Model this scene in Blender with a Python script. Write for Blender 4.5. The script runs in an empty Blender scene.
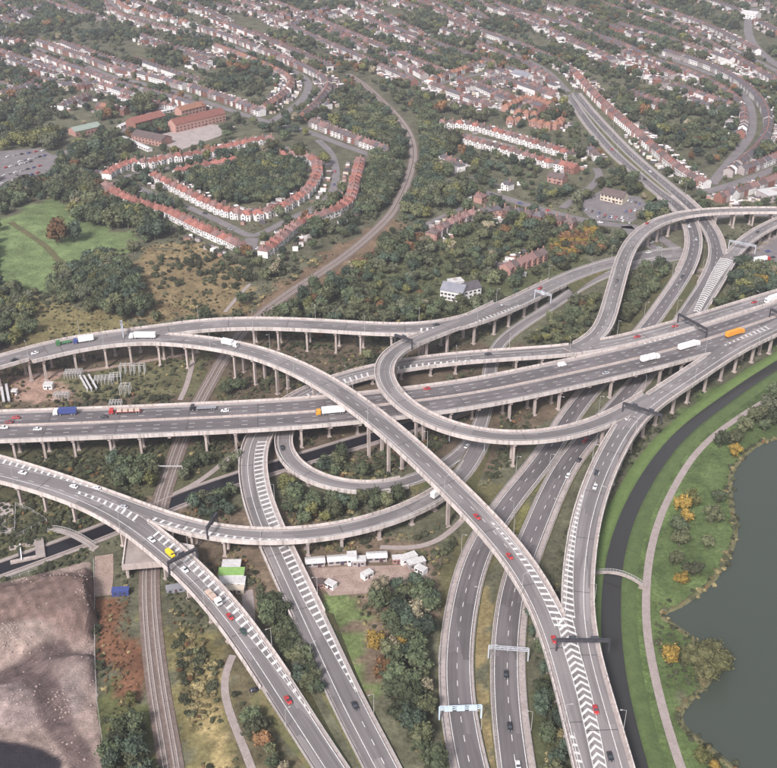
import bpy, bmesh, math, random
import numpy as np
from mathutils import Vector, Matrix
R = math.radians
rng = random.Random(7)
nr = np.random.RandomState(11)
S = bpy.context.scene
COL = S.collection
# ---------------------------------------------------------------- camera
CAM_H, FPX, PITCH = 300.0, 1050.0, 29.7
cam_d = bpy.data.cameras.new('camera'); cam = bpy.data.objects.new('camera', cam_d); COL.objects.link(cam)
cam.location = (0, 0, CAM_H); cam.rotation_euler = (R(90 - PITCH), 0, 0)
cam_d.sensor_width = 36; cam_d.lens = 36 * FPX / 777; cam_d.clip_start = 1; cam_d.clip_end = 20000
S.camera = cam
# ---------------------------------------------------------------- sky, sun, exposure (bright overcast)
SUN_EL, SUN_AZ = 42.0, 205.0          # azimuth clockwise from +Y: light comes from behind the camera, a little left
w = bpy.data.worlds.new('World'); S.world = w; w.use_nodes = True
nt = w.node_tree; bgn = nt.nodes['Background']
sk = nt.nodes.new('ShaderNodeTexSky'); sk.sky_type = 'NISHITA'; sk.sun_disc = False
sk.sun_elevation = R(SUN_EL); sk.sun_rotation = R(SUN_AZ); sk.air_density = 1.0; sk.dust_density = 3.0; sk.ozone_density = 1.0
hs = nt.nodes.new('ShaderNodeHueSaturation'); hs.inputs['Saturation'].default_value = 0.34
nt.links.new(sk.outputs[0], hs.inputs['Color']); nt.links.new(hs.outputs[0], bgn.inputs['Color'])
bgn.inputs['Strength'].default_value = 0.09
sun_d = bpy.data.lights.new('sun', 'SUN'); sun_d.energy = 2.5; sun_d.angle = R(10); sun_d.color = (1, .945, .95)
sun = bpy.data.objects.new('sun', sun_d); COL.objects.link(sun)
_a, _e = R(SUN_AZ), R(SUN_EL)
sun.rotation_euler = Vector((-math.sin(_a) * math.cos(_e), -math.cos(_a) * math.cos(_e), -math.sin(_e))).to_track_quat('-Z', 'Y').to_euler()
S.view_settings.view_transform = 'Standard'; S.view_settings.look = 'None'
S.view_settings.exposure = 1.0; S.view_settings.gamma = 1
# ---------------------------------------------------------------- survey: photo pixel + height -> metres
_cp, _sp = math.cos(R(PITCH)), math.sin(R(PITCH))
def at(px, py, z=0.0):
    dx = (px - 388.5) / FPX; dy = -(py - 384) / FPX
    d = (dx, _cp + dy * _sp, -_sp + dy * _cp)
    t = (z - CAM_H) / d[2]
    return (d[0] * t, d[1] * t, z)
def pix(x, y, z=0.0):
    vz = z - CAM_H
    f = y * _cp - vz * _sp; u = y * _sp + vz * _cp
    return 388.5 + FPX * x / f, 384 - FPX * u / f
def W(pts, z=0.0):
    return [at(p[0], p[1], p[2] if len(p) > 2 else z) for p in pts]
# ---------------------------------------------------------------- materials
def mat(name, c1, c2=None, scale=.3, rough=.85, bump=0.0, coord='pos', vary=0.0, c3=None, zs=1.0, metallic=0, detail=6, spec=.3, scale3=None):
    m = bpy.data.materials.new(name); m.use_nodes = True; t = m.node_tree; N = t.nodes; L = t.links
    b = N['Principled BSDF']; b.inputs['Roughness'].default_value = rough; b.inputs['Metallic'].default_value = metallic
    b.inputs['Specular IOR Level'].default_value = spec
    if coord == 'pos': co = N.new('ShaderNodeNewGeometry').outputs['Position']
    elif coord == 'uv': co = N.new('ShaderNodeUVMap').outputs[0]
    else: co = N.new('ShaderNodeTexCoord').outputs['Object']
    if zs != 1:
        mp_ = N.new('ShaderNodeMapping'); mp_.inputs['Scale'].default_value = (1, 1, zs); L.new(co, mp_.inputs[0]); co = mp_.outputs[0]
    col = None
    c2 = c2 or tuple(x * .8 for x in c1)
    n = N.new('ShaderNodeTexNoise'); n.inputs['Scale'].default_value = scale; n.inputs['Detail'].default_value = detail; n.inputs['Roughness'].default_value = .62
    L.new(co, n.inputs['Vector'])
    r = N.new('ShaderNodeValToRGB'); r.color_ramp.elements[0].position = .35; r.color_ramp.elements[1].position = .65
    r.color_ramp.elements[0].color = (*c1, 1); r.color_ramp.elements[1].color = (*c2, 1)
    L.new(n.outputs['Fac'], r.inputs[0]); col = r.outputs[0]
    if c3:
        n3 = N.new('ShaderNodeTexNoise'); n3.inputs['Scale'].default_value = scale3 or scale * 6; n3.inputs['Detail'].default_value = 4
        L.new(co, n3.inputs['Vector'])
        r3 = N.new('ShaderNodeValToRGB'); r3.color_ramp.elements[0].position = .5; r3.color_ramp.elements[1].position = .7
        L.new(n3.outputs['Fac'], r3.inputs[0])
        mx = N.new('ShaderNodeMixRGB'); L.new(r3.outputs[0], mx.inputs[0]); L.new(col, mx.inputs[1]); mx.inputs[2].default_value = (*c3, 1); col = mx.outputs[0]
    if vary:
        oi = N.new('ShaderNodeObjectInfo'); mr = N.new('ShaderNodeMapRange'); mr.inputs[3].default_value = 1 - vary; mr.inputs[4].default_value = 1 + vary
        L.new(oi.outputs['Random'], mr.inputs[0])
        mm = N.new('ShaderNodeMixRGB'); mm.blend_type = 'MULTIPLY'; mm.inputs[0].default_value = 1
        L.new(col, mm.inputs[1]); L.new(mr.outputs[0], mm.inputs[2]); col = mm.outputs[0]
    L.new(col, b.inputs['Base Color'])
    if bump:
        bp = N.new('ShaderNodeBump'); bp.inputs['Strength'].default_value = bump; bp.inputs['Distance'].default_value = .5
        L.new(n.outputs['Fac'], bp.inputs['Height']); L.new(bp.outputs[0], b.inputs['Normal'])
    return m
M = {}
M['asphalt'] = None
def asphalt(name, c1, c2, streak):
    m = bpy.data.materials.new(name); m.use_nodes = True; t = m.node_tree; N = t.nodes; L = t.links; b = N['Principled BSDF']
    b.inputs['Roughness'].default_value = .8; b.inputs['Specular IOR Level'].default_value = .3
    uv = N.new('ShaderNodeUVMap').outputs[0]
    mp = N.new('ShaderNodeMapping'); mp.inputs['Scale'].default_value = (.9, .012, 1); L.new(uv, mp.inputs[0])
    n = N.new('ShaderNodeTexNoise'); n.inputs['Scale'].default_value = 1; n.inputs['Detail'].default_value = 3; L.new(mp.outputs[0], n.inputs['Vector'])
    n2 = N.new('ShaderNodeTexNoise'); n2.inputs['Scale'].default_value = .05; n2.inputs['Detail'].default_value = 5; L.new(uv, n2.inputs['Vector'])
    r = N.new('ShaderNodeValToRGB'); r.color_ramp.elements[0].position = .3; r.color_ramp.elements[1].position = .7
    r.color_ramp.elements[0].color = (*c1, 1); r.color_ramp.elements[1].color = (*c2, 1)
    ad = N.new('ShaderNodeMath'); ad.operation = 'MULTIPLY_ADD'; ad.inputs[1].default_value = streak; L.new(n.outputs['Fac'], ad.inputs[0])
    s2 = N.new('ShaderNodeMath'); s2.operation = 'MULTIPLY'; s2.inputs[1].default_value = 1 - streak; L.new(n2.outputs['Fac'], s2.inputs[0]); L.new(s2.outputs[0], ad.inputs[2])
    L.new(ad.outputs[0], r.inputs[0])
    mp3 = N.new('ShaderNodeMapping'); mp3.inputs['Scale'].default_value = (.16, .022, 1); L.new(uv, mp3.inputs[0])       # resurfaced lengths, a lane wide
    vo = N.new('ShaderNodeTexVoronoi'); vo.inputs['Scale'].default_value = 1.5; vo.distance = 'CHEBYCHEV'; L.new(mp3.outputs[0], vo.inputs['Vector'])
    sx = N.new('ShaderNodeSeparateColor'); L.new(vo.outputs['Color'], sx.inputs[0]); mr = N.new('ShaderNodeMapRange'); mr.inputs[3].default_value = .72; mr.inputs[4].default_value = 1.18; L.new(sx.outputs[0], mr.inputs[0])
    mm = N.new('ShaderNodeMixRGB'); mm.blend_type = 'MULTIPLY'; mm.inputs[0].default_value = 1; L.new(r.outputs[0], mm.inputs[1]); L.new(mr.outputs[0], mm.inputs[2]); L.new(mm.outputs[0], b.inputs['Base Color'])
    return m
M['asphalt'] = asphalt('asphalt', (.142, .127, .127), (.245, .222, .220), .65)
M['asphalt_dark'] = asphalt('asphalt_dark', (.098, .087, .090), (.172, .152, .153), .65)
M['asphalt_pale'] = asphalt('asphalt_pale', (.20, .18, .18), (.29, .262, .255), .5)
M['shoulder'] = mat('shoulder', (.30, .255, .24), (.40, .345, .325), .15, c3=(.24, .2, .19))
M['concrete'] = mat('concrete', (.35, .29, .265), (.46, .385, .35), .2, c3=(.25, .21, .195), bump=.1, zs=.15, scale3=.9)
M['concrete_dark'] = mat('concrete_dark', (.25, .21, .195), (.34, .29, .265), .2)
M['parapet'] = mat('parapet', (.45, .395, .37), (.585, .525, .495), .16, c3=(.27, .23, .21), zs=.1, scale3=.7)
M['paint'] = mat('road_paint', (.70, .68, .66), (.55, .53, .51), .4, c3=(.38, .36, .35), scale3=1.6)
M['joint'] = mat('joint', (.06, .055, .055), (.09, .08, .08), .5)
M['ballast'] = mat('ballast', (.135, .098, .083), (.205, .158, .137), .4, c3=(.09, .065, .055), bump=.3)
M['rail'] = mat('rail_steel', (.40, .33, .30), (.52, .45, .42), 1, rough=.5, metallic=.3)
M['sleeper'] = mat('sleeper', (.24, .2, .18), (.32, .28, .26), 2)
M['tarmac'] = mat('tarmac', (.15, .134, .138), (.215, .19, .19), .12, c3=(.12, .11, .11))
M['path'] = mat('path', (.27, .225, .21), (.35, .295, .28), .3, c3=(.22, .185, .17))
M['dirt'] = mat('dirt', (.26, .19, .155), (.36, .275, .235), .2, c3=(.18, .12, .1))
M['steel_dark'] = mat('steel_dark', (.035, .034, .04), (.06, .058, .065), 1, rough=.5)
M['steel_grey'] = mat('steel_grey', (.36, .37, .40), (.46, .47, .50), 1, rough=.5)
M['steel_blue'] = mat('steel_blue', (.45, .55, .62), (.55, .64, .7), 1, rough=.5)
M['sign_blue'] = mat('sign_blue', (.05, .12, .33), (.06, .14, .38), 1, rough=.5)
M['white'] = mat('white_paint', (.74, .72, .70), (.82, .80, .78), .8, vary=.08)
M['lamp'] = mat('lamp_grey', (.34, .33, .32), (.42, .41, .40), 1)
# ---------------------------------------------------------------- mesh and object helpers
def mesh(name, v, f, m=None, mi=None, uv=None, smooth=False):
    me = bpy.data.meshes.new(name); me.from_pydata([tuple(p) for p in v], [], [tuple(q) for q in f])
    for x in (m if isinstance(m, (list, tuple)) else [m]):
        if x: me.materials.append(x)
    if mi is not None: me.polygons.foreach_set('material_index', mi)
    if uv is not None:
        l = me.uv_layers.new(name='UVMap'); vi = np.zeros(len(me.loops), dtype=np.int32); me.loops.foreach_get('vertex_index', vi)
        l.data.foreach_set('uv', np.asarray(uv, dtype=np.float32)[vi].ravel())
    if smooth: me.polygons.foreach_set('use_smooth', [True] * len(me.polygons))
    me.update(); return me
def link(name, me, parent=None, loc=None, rz=None, kind=None):
    o = bpy.data.objects.new(name, me); COL.objects.link(o)
    if parent: o.parent = parent
    if loc is not None: o.location = loc
    if rz is not None: o.rotation_euler = (0, 0, rz)
    if kind: o['kind'] = kind
    return o
def tag(o, label, cat, group=None):
    o['label'] = label; o['category'] = cat
    if group: o['group'] = group
    return o
def thing(name, label, cat, loc=(0, 0, 0), rz=0, group=None):
    return tag(link(name, None, None, loc, rz), label, cat, group)
def copy_tree(o, parent=None, loc=None, rz=None, kids=None):
    c = o.copy(); COL.objects.link(c)
    if parent: c.parent = parent; c.matrix_parent_inverse = o.matrix_parent_inverse
    if loc is not None: c.location = loc
    if rz is not None: c.rotation_euler = (0, 0, rz)
    for ch in KIDS.get(o.name, []): copy_tree(ch, c)
    return c
KIDS = {}
def kid(name, me, parent, loc=None, rz=None):
    o = link(name, me, parent, loc, rz); KIDS.setdefault(parent.name, []).append(o); return o
class MB:
    def __init__(s): s.v = []; s.f = []; s.mi = []
    def box(s, x0, x1, y0, y1, z0, z1, mi=0, T=None, tx=0, ty=0):
        n = len(s.v)
        P = [(x0, y0, z0), (x1, y0, z0), (x1, y1, z0), (x0, y1, z0), (x0 + tx, y0 + ty, z1), (x1 - tx, y0 + ty, z1), (x1 - tx, y1 - ty, z1), (x0 + tx, y1 - ty, z1)]
        if T: P = [T(p) for p in P]
        s.v += P
        q = [(0, 3, 2, 1), (4, 5, 6, 7), (0, 1, 5, 4), (1, 2, 6, 5), (2, 3, 7, 6), (3, 0, 4, 7)]
        s.f += [tuple(n + i for i in a) for a in q]; s.mi += [mi] * 6; return s
    def poly(s, P, mi=0):
        n = len(s.v); s.v += list(P); s.f.append(tuple(range(n, n + len(P)))); s.mi.append(mi); return s
    def prism(s, prof, x0, x1, mi=0, T=None):       # profile in (y,z), run along x
        n = len(s.v); k = len(prof)
        P = [(x0, a, b) for a, b in prof] + [(x1, a, b) for a, b in prof]
        if T: P = [T(p) for p in P]
        s.v += P; s.f.append(tuple(n + i for i in range(k))); s.f.append(tuple(n + k + i for i in reversed(range(k)))); s.mi += [mi, mi]
        for i in range(k):
            j = (i + 1) % k; s.f.append((n + i, n + k + i, n + k + j, n + j)); s.mi.append(mi)
        return s
    def bar(s, a, b, r, mi=0, sides=4, r2=None):
        a = Vector(a); b = Vector(b); d = (b - a).normalized(); u = d.orthogonal().normalized(); t = d.cross(u); n = len(s.v); r2 = r if r2 is None else r2
        for c, rr in ((a, r), (b, r2)):
            for i in range(sides):
                an = 2 * math.pi * (i + .5) / sides; s.v.append(tuple(c + (u * math.cos(an) + t * math.sin(an)) * rr))
        for i in range(sides):
            j = (i + 1) % sides; s.f.append((n + i, n + j, n + sides + j, n + sides + i)); s.mi.append(mi)
        s.f.append(tuple(n + i for i in reversed(range(sides)))); s.f.append(tuple(n + sides + i for i in range(sides))); s.mi += [mi, mi]; return s
    def mesh(s, name, m, smooth=False):
        me = mesh(name, s.v, s.f, m, s.mi, smooth=smooth)
        bm = bmesh.new(); bm.from_mesh(me); bmesh.ops.recalc_face_normals(bm, faces=bm.faces); bm.to_mesh(me); bm.free(); return me
# ---------------------------------------------------------------- paths
def path(pts, step=3.0, smooth=6.0):
    P = np.array(pts, float)
    Q = np.vstack([2 * P[0] - P[1], P, 2 * P[-1] - P[-2]]); out = []
    for i in range(1, len(Q) - 2):
        p0, p1, p2, p3 = Q[i - 1:i + 3]; n = max(2, int(np.linalg.norm(p2 - p1) / step))
        for t in np.linspace(0, 1, n, endpoint=False):
            out.append(.5 * (2 * p1 + (p2 - p0) * t + (2 * p0 - 5 * p1 + 4 * p2 - p3) * t * t + (3 * p1 - p0 - 3 * p2 + p3) * t ** 3))
    out.append(P[-1]); out = np.array(out)
    def resample(a):
        s = np.r_[0, np.cumsum(np.linalg.norm(np.diff(a, axis=0), axis=1))]; n = max(3, int(s[-1] / step)); q = np.linspace(0, s[-1], n + 1)
        return np.stack([np.interp(q, s, a[:, k]) for k in range(3)], 1)
    out = resample(out)
    k = int(3 * smooth); ker = np.exp(-.5 * (np.arange(-k, k + 1) / smooth) ** 2); ker /= ker.sum()
    ext = np.vstack([2 * out[0] - out[k:0:-1], out, 2 * out[-1] - out[-2:-k - 2:-1]]) if len(out) > k + 1 else out
    if len(out) > k + 1: out = np.stack([np.convolve(ext[:, c], ker, 'valid') for c in range(3)], 1)
    return resample(out)
class Path:
    def __init__(s, pts, step=3.0, smooth=6.0):
        s.P = path(pts, step, smooth); d = np.gradient(s.P, axis=0); d[:, 2] = 0
        s.T = d / np.linalg.norm(d, axis=1)[:, None]; s.N = np.stack([-s.T[:, 1], s.T[:, 0], 0 * s.T[:, 0]], 1)   # left normal
        s.S = np.r_[0, np.cumsum(np.linalg.norm(np.diff(s.P, axis=0), axis=1))]; s.n = len(s.P)
    def near(s, x, y): return int(np.argmin((s.P[:, 0] - x) ** 2 + (s.P[:, 1] - y) ** 2))
    def px(s, px, py):        # the place on the road that the photo shows there: (index, point, lateral offset)
        z = float(s.P[:, 2].mean())
        for _ in range(5):
            q = at(px, py, z); i = s.near(q[0], q[1]); z = float(s.P[i, 2])
        off = (q[0] - s.P[i, 0]) * s.N[i, 0] + (q[1] - s.P[i, 1]) * s.N[i, 1]
        return i, q, off
    def pt(s, sd, off=0, dz=0):
        x = [float(np.interp(sd, s.S, s.P[:, k] + s.N[:, k] * off)) for k in range(3)]; return (x[0], x[1], x[2] + dz)
    def heading(s, i): return math.atan2(s.T[i, 1], s.T[i, 0])
def ribbon(name, p, oa, ob, dz, m, parent=None, i0=0, i1=None, kind=None, z_abs=None):
    """sheet between lateral offsets oa (right, negative) and ob along path p"""
    i1 = p.n - 1 if i1 is None else i1; I = np.arange(i0, i1 + 1)
    oa = np.broadcast_to(np.asarray(oa, float), (p.n,))[I]; ob = np.broadcast_to(np.asarray(ob, float), (p.n,))[I]
    A = p.P[I] + p.N[I] * oa[:, None]; B = p.P[I] + p.N[I] * ob[:, None]
    A[:, 2] += dz; B[:, 2] += dz
    if z_abs is not None: A[:, 2] = z_abs; B[:, 2] = z_abs
    n = len(I); v = np.vstack([A, B]); f = [(i, i + 1, n + i + 1, n + i) for i in range(n - 1)]
    uv = np.vstack([np.stack([oa, p.S[I]], 1), np.stack([ob, p.S[I]], 1)])
    me = mesh(name, v, f, m, uv=uv)
    return link(name, me, parent, kind=kind)
def strip_solid(p, prof, I):
    """sweep closed profile [(offset, dz)] along index run I -> verts, faces"""
    k = len(prof); v = []; f = []
    for i in I:
        for o, z in prof: v.append(p.P[i] + p.N[i] * o + np.array([0, 0, z]))
    for a in range(len(I) - 1):
        for j in range(k):
            q = (j + 1) % k; f.append((a * k + j, (a + 1) * k + j, (a + 1) * k + q, a * k + q))
    f.append(tuple(range(k))); f.append(tuple((len(I) - 1) * k + j for j in reversed(range(k))))
    return v, f
def runs(mask):
    out = []; st = None
    for i, b in enumerate(list(mask) + [False]):
        if b and st is None: st = i
        if not b and st is not None:
            if i - st >= 2: out.append((st, i - 1))
            st = None
    return out
# ---------------------------------------------------------------- occupancy grid (2 m): where plants and houses may not stand
GX0, GY0, GS = -900, 150, 2.0
OCC = np.zeros((900, 1200), bool); OCCL = OCC.copy()       # x, y
def occ_disc(x, y, r, low=True):
    a, b = (x - GX0) / GS, (y - GY0) / GS; k = r / GS
    i0, i1, j0, j1 = int(max(0, a - k)), int(min(899, a + k)) + 1, int(max(0, b - k)), int(min(1199, b + k)) + 1
    if i0 < i1 and j0 < j1:
        OCC[i0:i1, j0:j1] = True
        if low: OCCL[i0:i1, j0:j1] = True
def occ_path(p, r):
    for q in p.P: occ_disc(q[0], q[1], r)
def occl_at(x, y):
    i, j = int((x - GX0) / GS), int((y - GY0) / GS)
    return 0 <= i < 900 and 0 <= j < 1200 and OCCL[i, j]
def occ_at(x, y):
    i, j = int((x - GX0) / GS), int((y - GY0) / GS)
    return 0 <= i < 900 and 0 <= j < 1200 and OCC[i, j]
def inpoly(X, Y, poly):
    X = np.asarray(X); Y = np.asarray(Y); r = np.zeros(X.shape, bool); n = len(poly); j = n - 1
    for i in range(n):
        xi, yi = poly[i][:2]; xj, yj = poly[j][:2]
        c = ((yi > Y) != (yj > Y)) & (X < (xj - xi) * (Y - yi) / ((yj - yi) if yj != yi else 1e-9) + xi); r ^= c; j = i
    return r
def occ_poly(pl):
    X, Y = np.meshgrid(GX0 + GS * (np.arange(900) + .5), GY0 + GS * (np.arange(1200) + .5), indexing='ij'); k = inpoly(X, Y, pl); OCC[k] = True; OCCL[k] = True
# ================================================================ the roads: centre lines surveyed as (pixel x, pixel y, height)
def chain(pts): return Path(W(pts))
RD = {}
def road(key, pts, width, **k):
    p = chain(pts); RD[key] = dict(p=p, w=np.interp(p.S, np.linspace(0, p.S[-1], len(width)), width) if isinstance(width, (list, tuple)) else np.full(p.n, float(width)), **k)
road('m6', [(-60,428,13.5),(0,426,13.5),(100,422.5,13.5),(190,418.5,13.5),(268,415,13.5),(328,410.5,13.5),(409,402,13.5),(484,391.5,13.5),(577,372,13.5),(629,360.5,13.5),(681,347,13.5),(730,332,13.5),(777,316,13.5),(830,297,13.5)], 29, pr=0)
road('north_slip', [(-50,376,15),(0,362,15),(52,346,15),(104,337.5,15),(156,332,15),(200,324.5,15),(255,323,15),(294,324,15),(340,326.5,15.5),(390,330,16),(432,329,16),(470,321,15),(518,301.5,10),(549,286,6),(580,272.5,2.5),(611,262.5,.8),(647,255,.4),(685,251,.4)], 14, pr=1, low=5)
road('high_curve', [(30,357,15),(80,344.5,15),(130,338,15),(160,337.5,15.2),(190,340.5,16),(242,348,17.5),(280,360.5,19),(316,377,20.5),(345,395.6,21.5),(366,411,22),(396,434.7,21.5),(432,468.5,19.5),(466.6,502.4,17),(495,531,15),(516,557,13.5),(532,580,12.5),(546,604,11.5),(562,649,10.5),(573,690,10),(593,768,9),(608,830,8.5)], 12.5, pr=2)
road('expressway_slip', [(820,306,13.5),(777,327,13.5),(733,347.5,13.5),(687.7,378,13),(660,395,12.6),(638,411,12.2),(622,432,12),(599,477.7,11.6),(584,526,11.3),(577.5,580,11),(576,615,10.8),(581,650,10.5),(593,690,10),(615,768,9),(632,830,8.5)], 12.5, pr=3, eo=(2.6, .4))
road('loop_ramp', [(500,304,12.5),(470,319,15),(440,331,16.3),(408,342,17.5),(388,353,18.8),(379.5,366,19.5),(380,378,19.8),(386,388,19.8),(397,401,19.5),(416.5,416,19),(447.7,429.5,18),(484,438,16.5),(536,438.5,14.5),(577,432,13),(607,421,12.4),(626,411,12.2),(650,396,12.5)], 10, pr=4)
road('motorway_slip', [(830,280,13.5),(777,296,13.5),(728,311,13.5),(681,325.5,13.5),(630,339.5,13),(577,350,12),(510,354,9.5),(442,359.5,7.5),(395,366,6.2),(357,374,5.4),(325,384,5),(300,395,5),(272,416,5),(257,432,5),(252,446,5),(251.5,471,5),(256,497,5),(267,526,5),(279,552,4.8),(292,580,4),(306,610,3),(323,646,1.6),(345.5,698,.6),(366,737,.4),(384,768,.4),(406,815,.4)], [12,12,12,12,12,12,12,12,13,13.5,13.5,13.5,13,12.5], pr=1, low=2.6, eo=(.5, 2.8))
road('low_loop', [(290,420,5),(279,431,5),(276,440,5),(281,455,5),(290,467,5),(304,478,4.8),(322,485,4.5),(348,490,4),(372,491,3.2),(390,490,2.6),(406,485,2),(430,475,1.3),(448,466,.8),(466,453,.5),(476,438,.4),(484,419,.4),(487,400,.4),(490,370,.4),(494,346,.4),(518,328,.4),(547,309.5,.4),(580,287,.4),(606,274,.4),(650,262,.4),(690,256,.4)], 8.5, pr=2, low=2.0)
road('cross_ramp', [(486,432,.4),(480,445,.6),(468,470,2),(446,492,4.5),(420,506,6.5),(388,519,8.5),(346,530.5,9.5),(294,537,10),(242,537,10.3),(190,529.5,10.6),(166,521,10.8),(142,511.5,11),(104,497,11.3),(52,479,11.7),(0,463,12),(-50,450,12)], 9.5, pr=1, low=4.0)
road('west_slip', [(-50,462,12),(0,473,12),(52,485.5,11.7),(104,505,11.3),(140,528,11),(172,555,10.5),(206,586,9.3),(237.5,625,7),(270,672,4.2),(300.7,721.6,1.5),(331,768,.4),(362,815,.4)], [11.5,12,13,13,12.5,12,12,12,11.5,11.5], pr=3, low=3.4, eo=(.5, 2.6))
road('sweep_ramp', [(840,212,13),(777,210,13),(733,210.5,13),(702,211.5,13),(679,214.5,13),(654,223,13),(637,236,13),(626,253,13),(616,286,13),(606,322,13),(598,340,12.6),(570,351,12)], 10.5, pr=2)
road('express_west', [(486,830,.4),(478,800,.4),(465,755,.4),(456,698,.4),(455,646,.4),(464,594,.4),(469,568,.4),(484,536,.4),(513,494,.4),(545,457,.4),(572,411,.4),(612,366,.4),(647,327,1),(664,303,2.2),(681,278.5,4.2),(692,256,5.8),(694,237,6),(688,218,6),(676,205,5.6),(655,190,4),(632,170,2),(612,152,.8),(591,128,.4),(578,110,.4),(568,95,.4)], [13.5,13.5,13,12,12,12,11,11,11], pr=1, low=4.6)
road('express_east', [(526,830,.4),(521,790,.4),(513,750,.4),(508,698,.4),(507,646,.4),(513,594,.4),(518,573,.4),(534,536,.4),(559,476,.4),(580,446,.4),(605,420,.4),(632,390,.4),(660,355,.4),(685,317,2.5),(706,286,4.6),(717.5,262,6),(718,246,6),(712,231,6),(702,217,6),(690,205,5.6),(673,190,4),(650,171,2),(627,150,.8),(604,126,.4),(588,108,.4),(576,93,.4)], [13.5,13.5,12.5,12,12,12,11,11,11], pr=2, low=4.6)
road('yard_ramp', [(840,197,9),(777,222,9),(757,232,8.6),(738,246.5,7.4),(727,263,6.2),(710,292,5.0),(694,316,2.9)], 10, pr=3, low=4)
LOWKEYS = ['low_loop', 'express_west', 'express_east', 'motorway_slip', 'cross_ramp', 'west_slip', 'yard_ramp']
# footprint arrays for merges and clearances
for k, r in RD.items(): r['x0'] = r['p'].P[:, :2].min(0) - 20; r['x1'] = r['p'].P[:, :2].max(0) + 20
def inside(key, q, dzmax=2.6, pad=0.0):
    """is point q on another carriageway at about the same level?"""
    for k, r in RD.items():
        if k == key or (q[:2] < r['x0']).any() or (q[:2] > r['x1']).any(): continue
        p = r['p']; d2 = (p.P[:, 0] - q[0]) ** 2 + (p.P[:, 1] - q[1]) ** 2; i = int(np.argmin(d2))
        if i in (0, p.n - 1): continue
        if d2[i] < (r['w'][i] / 2 - .5 + pad) ** 2 and abs(p.P[i, 2] - q[2]) < dzmax: return True
    return False
# railways, canal first (clearances)
RAIL = Path(W([(176,800),(173,768),(161.5,714),(154,659),(149,607),(148.4,568),(151,545),(155,522),(159,504),(164,489),(172,468),(180,442),(190,418),(206,390),(224,357),(241,333),(260,314),(281,299),(307,281),(336,263),(359,245),(390,216),(401,196),(409,177),(414,154),(409,133),(396,115),(380,99),(366,86),(348,74)], .25))
CANAL = Path(W([(-40,584),(0,569),(34,557),(70,544),(105,531),(150,512),(185,496),(224,483),(270,468),(310,457),(340,447),(377,436),(420,424),(470,406),(520,390)], .12))
def clear_ground(x, y, ztop):
    """True where a column may stand: not in the middle of a lower road, the railway or the canal"""
    for k, r in RD.items():
        p = r['p']; d2 = (p.P[:, 0] - x) ** 2 + (p.P[:, 1] - y) ** 2; i = int(np.argmin(d2))
        if d2[i] < (r['w'][i] / 2 + 1.2) ** 2 and p.P[i, 2] < ztop - 3: return False
    for p, h in ((RAIL, 5.5), (CANAL, 5.5)):
        d2 = (p.P[:, 0] - x) ** 2 + (p.P[:, 1] - y) ** 2
        if d2.min() < h * h: return False
    return True
COLM = {}
def column_mesh(h, wx=1.15, wy=1.5):
    q = (round(h * 2) / 2, wx, wy)
    if q not in COLM:
        b = MB(); b.box(-wx / 2 - .5, wx / 2 + .5, -wy / 2 - .5, wy / 2 + .5, -q[0] - .2, -q[0] + .35); b.box(-wx / 2, wx / 2, -wy / 2, wy / 2, -q[0], 0); COLM[q] = b.mesh('column', M['concrete'])
    return COLM[q]
CROSS = {}
def cross_mesh(wd):
    q = round(wd, 1)
    if q not in CROSS:
        b = MB(); a = q / 2 - .3; b.prism([(-a, 0), (-a, -.7), (-a + 1.2, -1.5), (a - 1.2, -1.5), (a, -.7), (a, 0)], -.8, .8); CROSS[q] = b.mesh('pier', M['concrete'])
    return CROSS[q]
def lamp_mesh():
    b = MB(); b.bar((0, 0, 0), (0, 0, 9.6), .12, 0, 6, .07); b.bar((0, 0, 9.6), (1.6, 0, 10), .06, 0, 5)
    c = MB(); c.box(1.4, 2.3, -.16, .16, 9.9, 10.1)
    return b.mesh('post', M['lamp']), c.mesh('lantern', M['lamp'])
LAMP = None
def lamp(x, y, z, rz, label, group):
    global LAMP
    if LAMP is None:
        a, c = lamp_mesh(); LAMP = thing('street_lamp', label, 'lamp post', (x, y, z), rz, group); kid('post', a, LAMP); kid('lantern', c, LAMP); return LAMP
    o = copy_tree(LAMP, None, (x, y, z), rz); tag(o, label, 'lamp post', group); return o
LAMPS = {}
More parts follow.
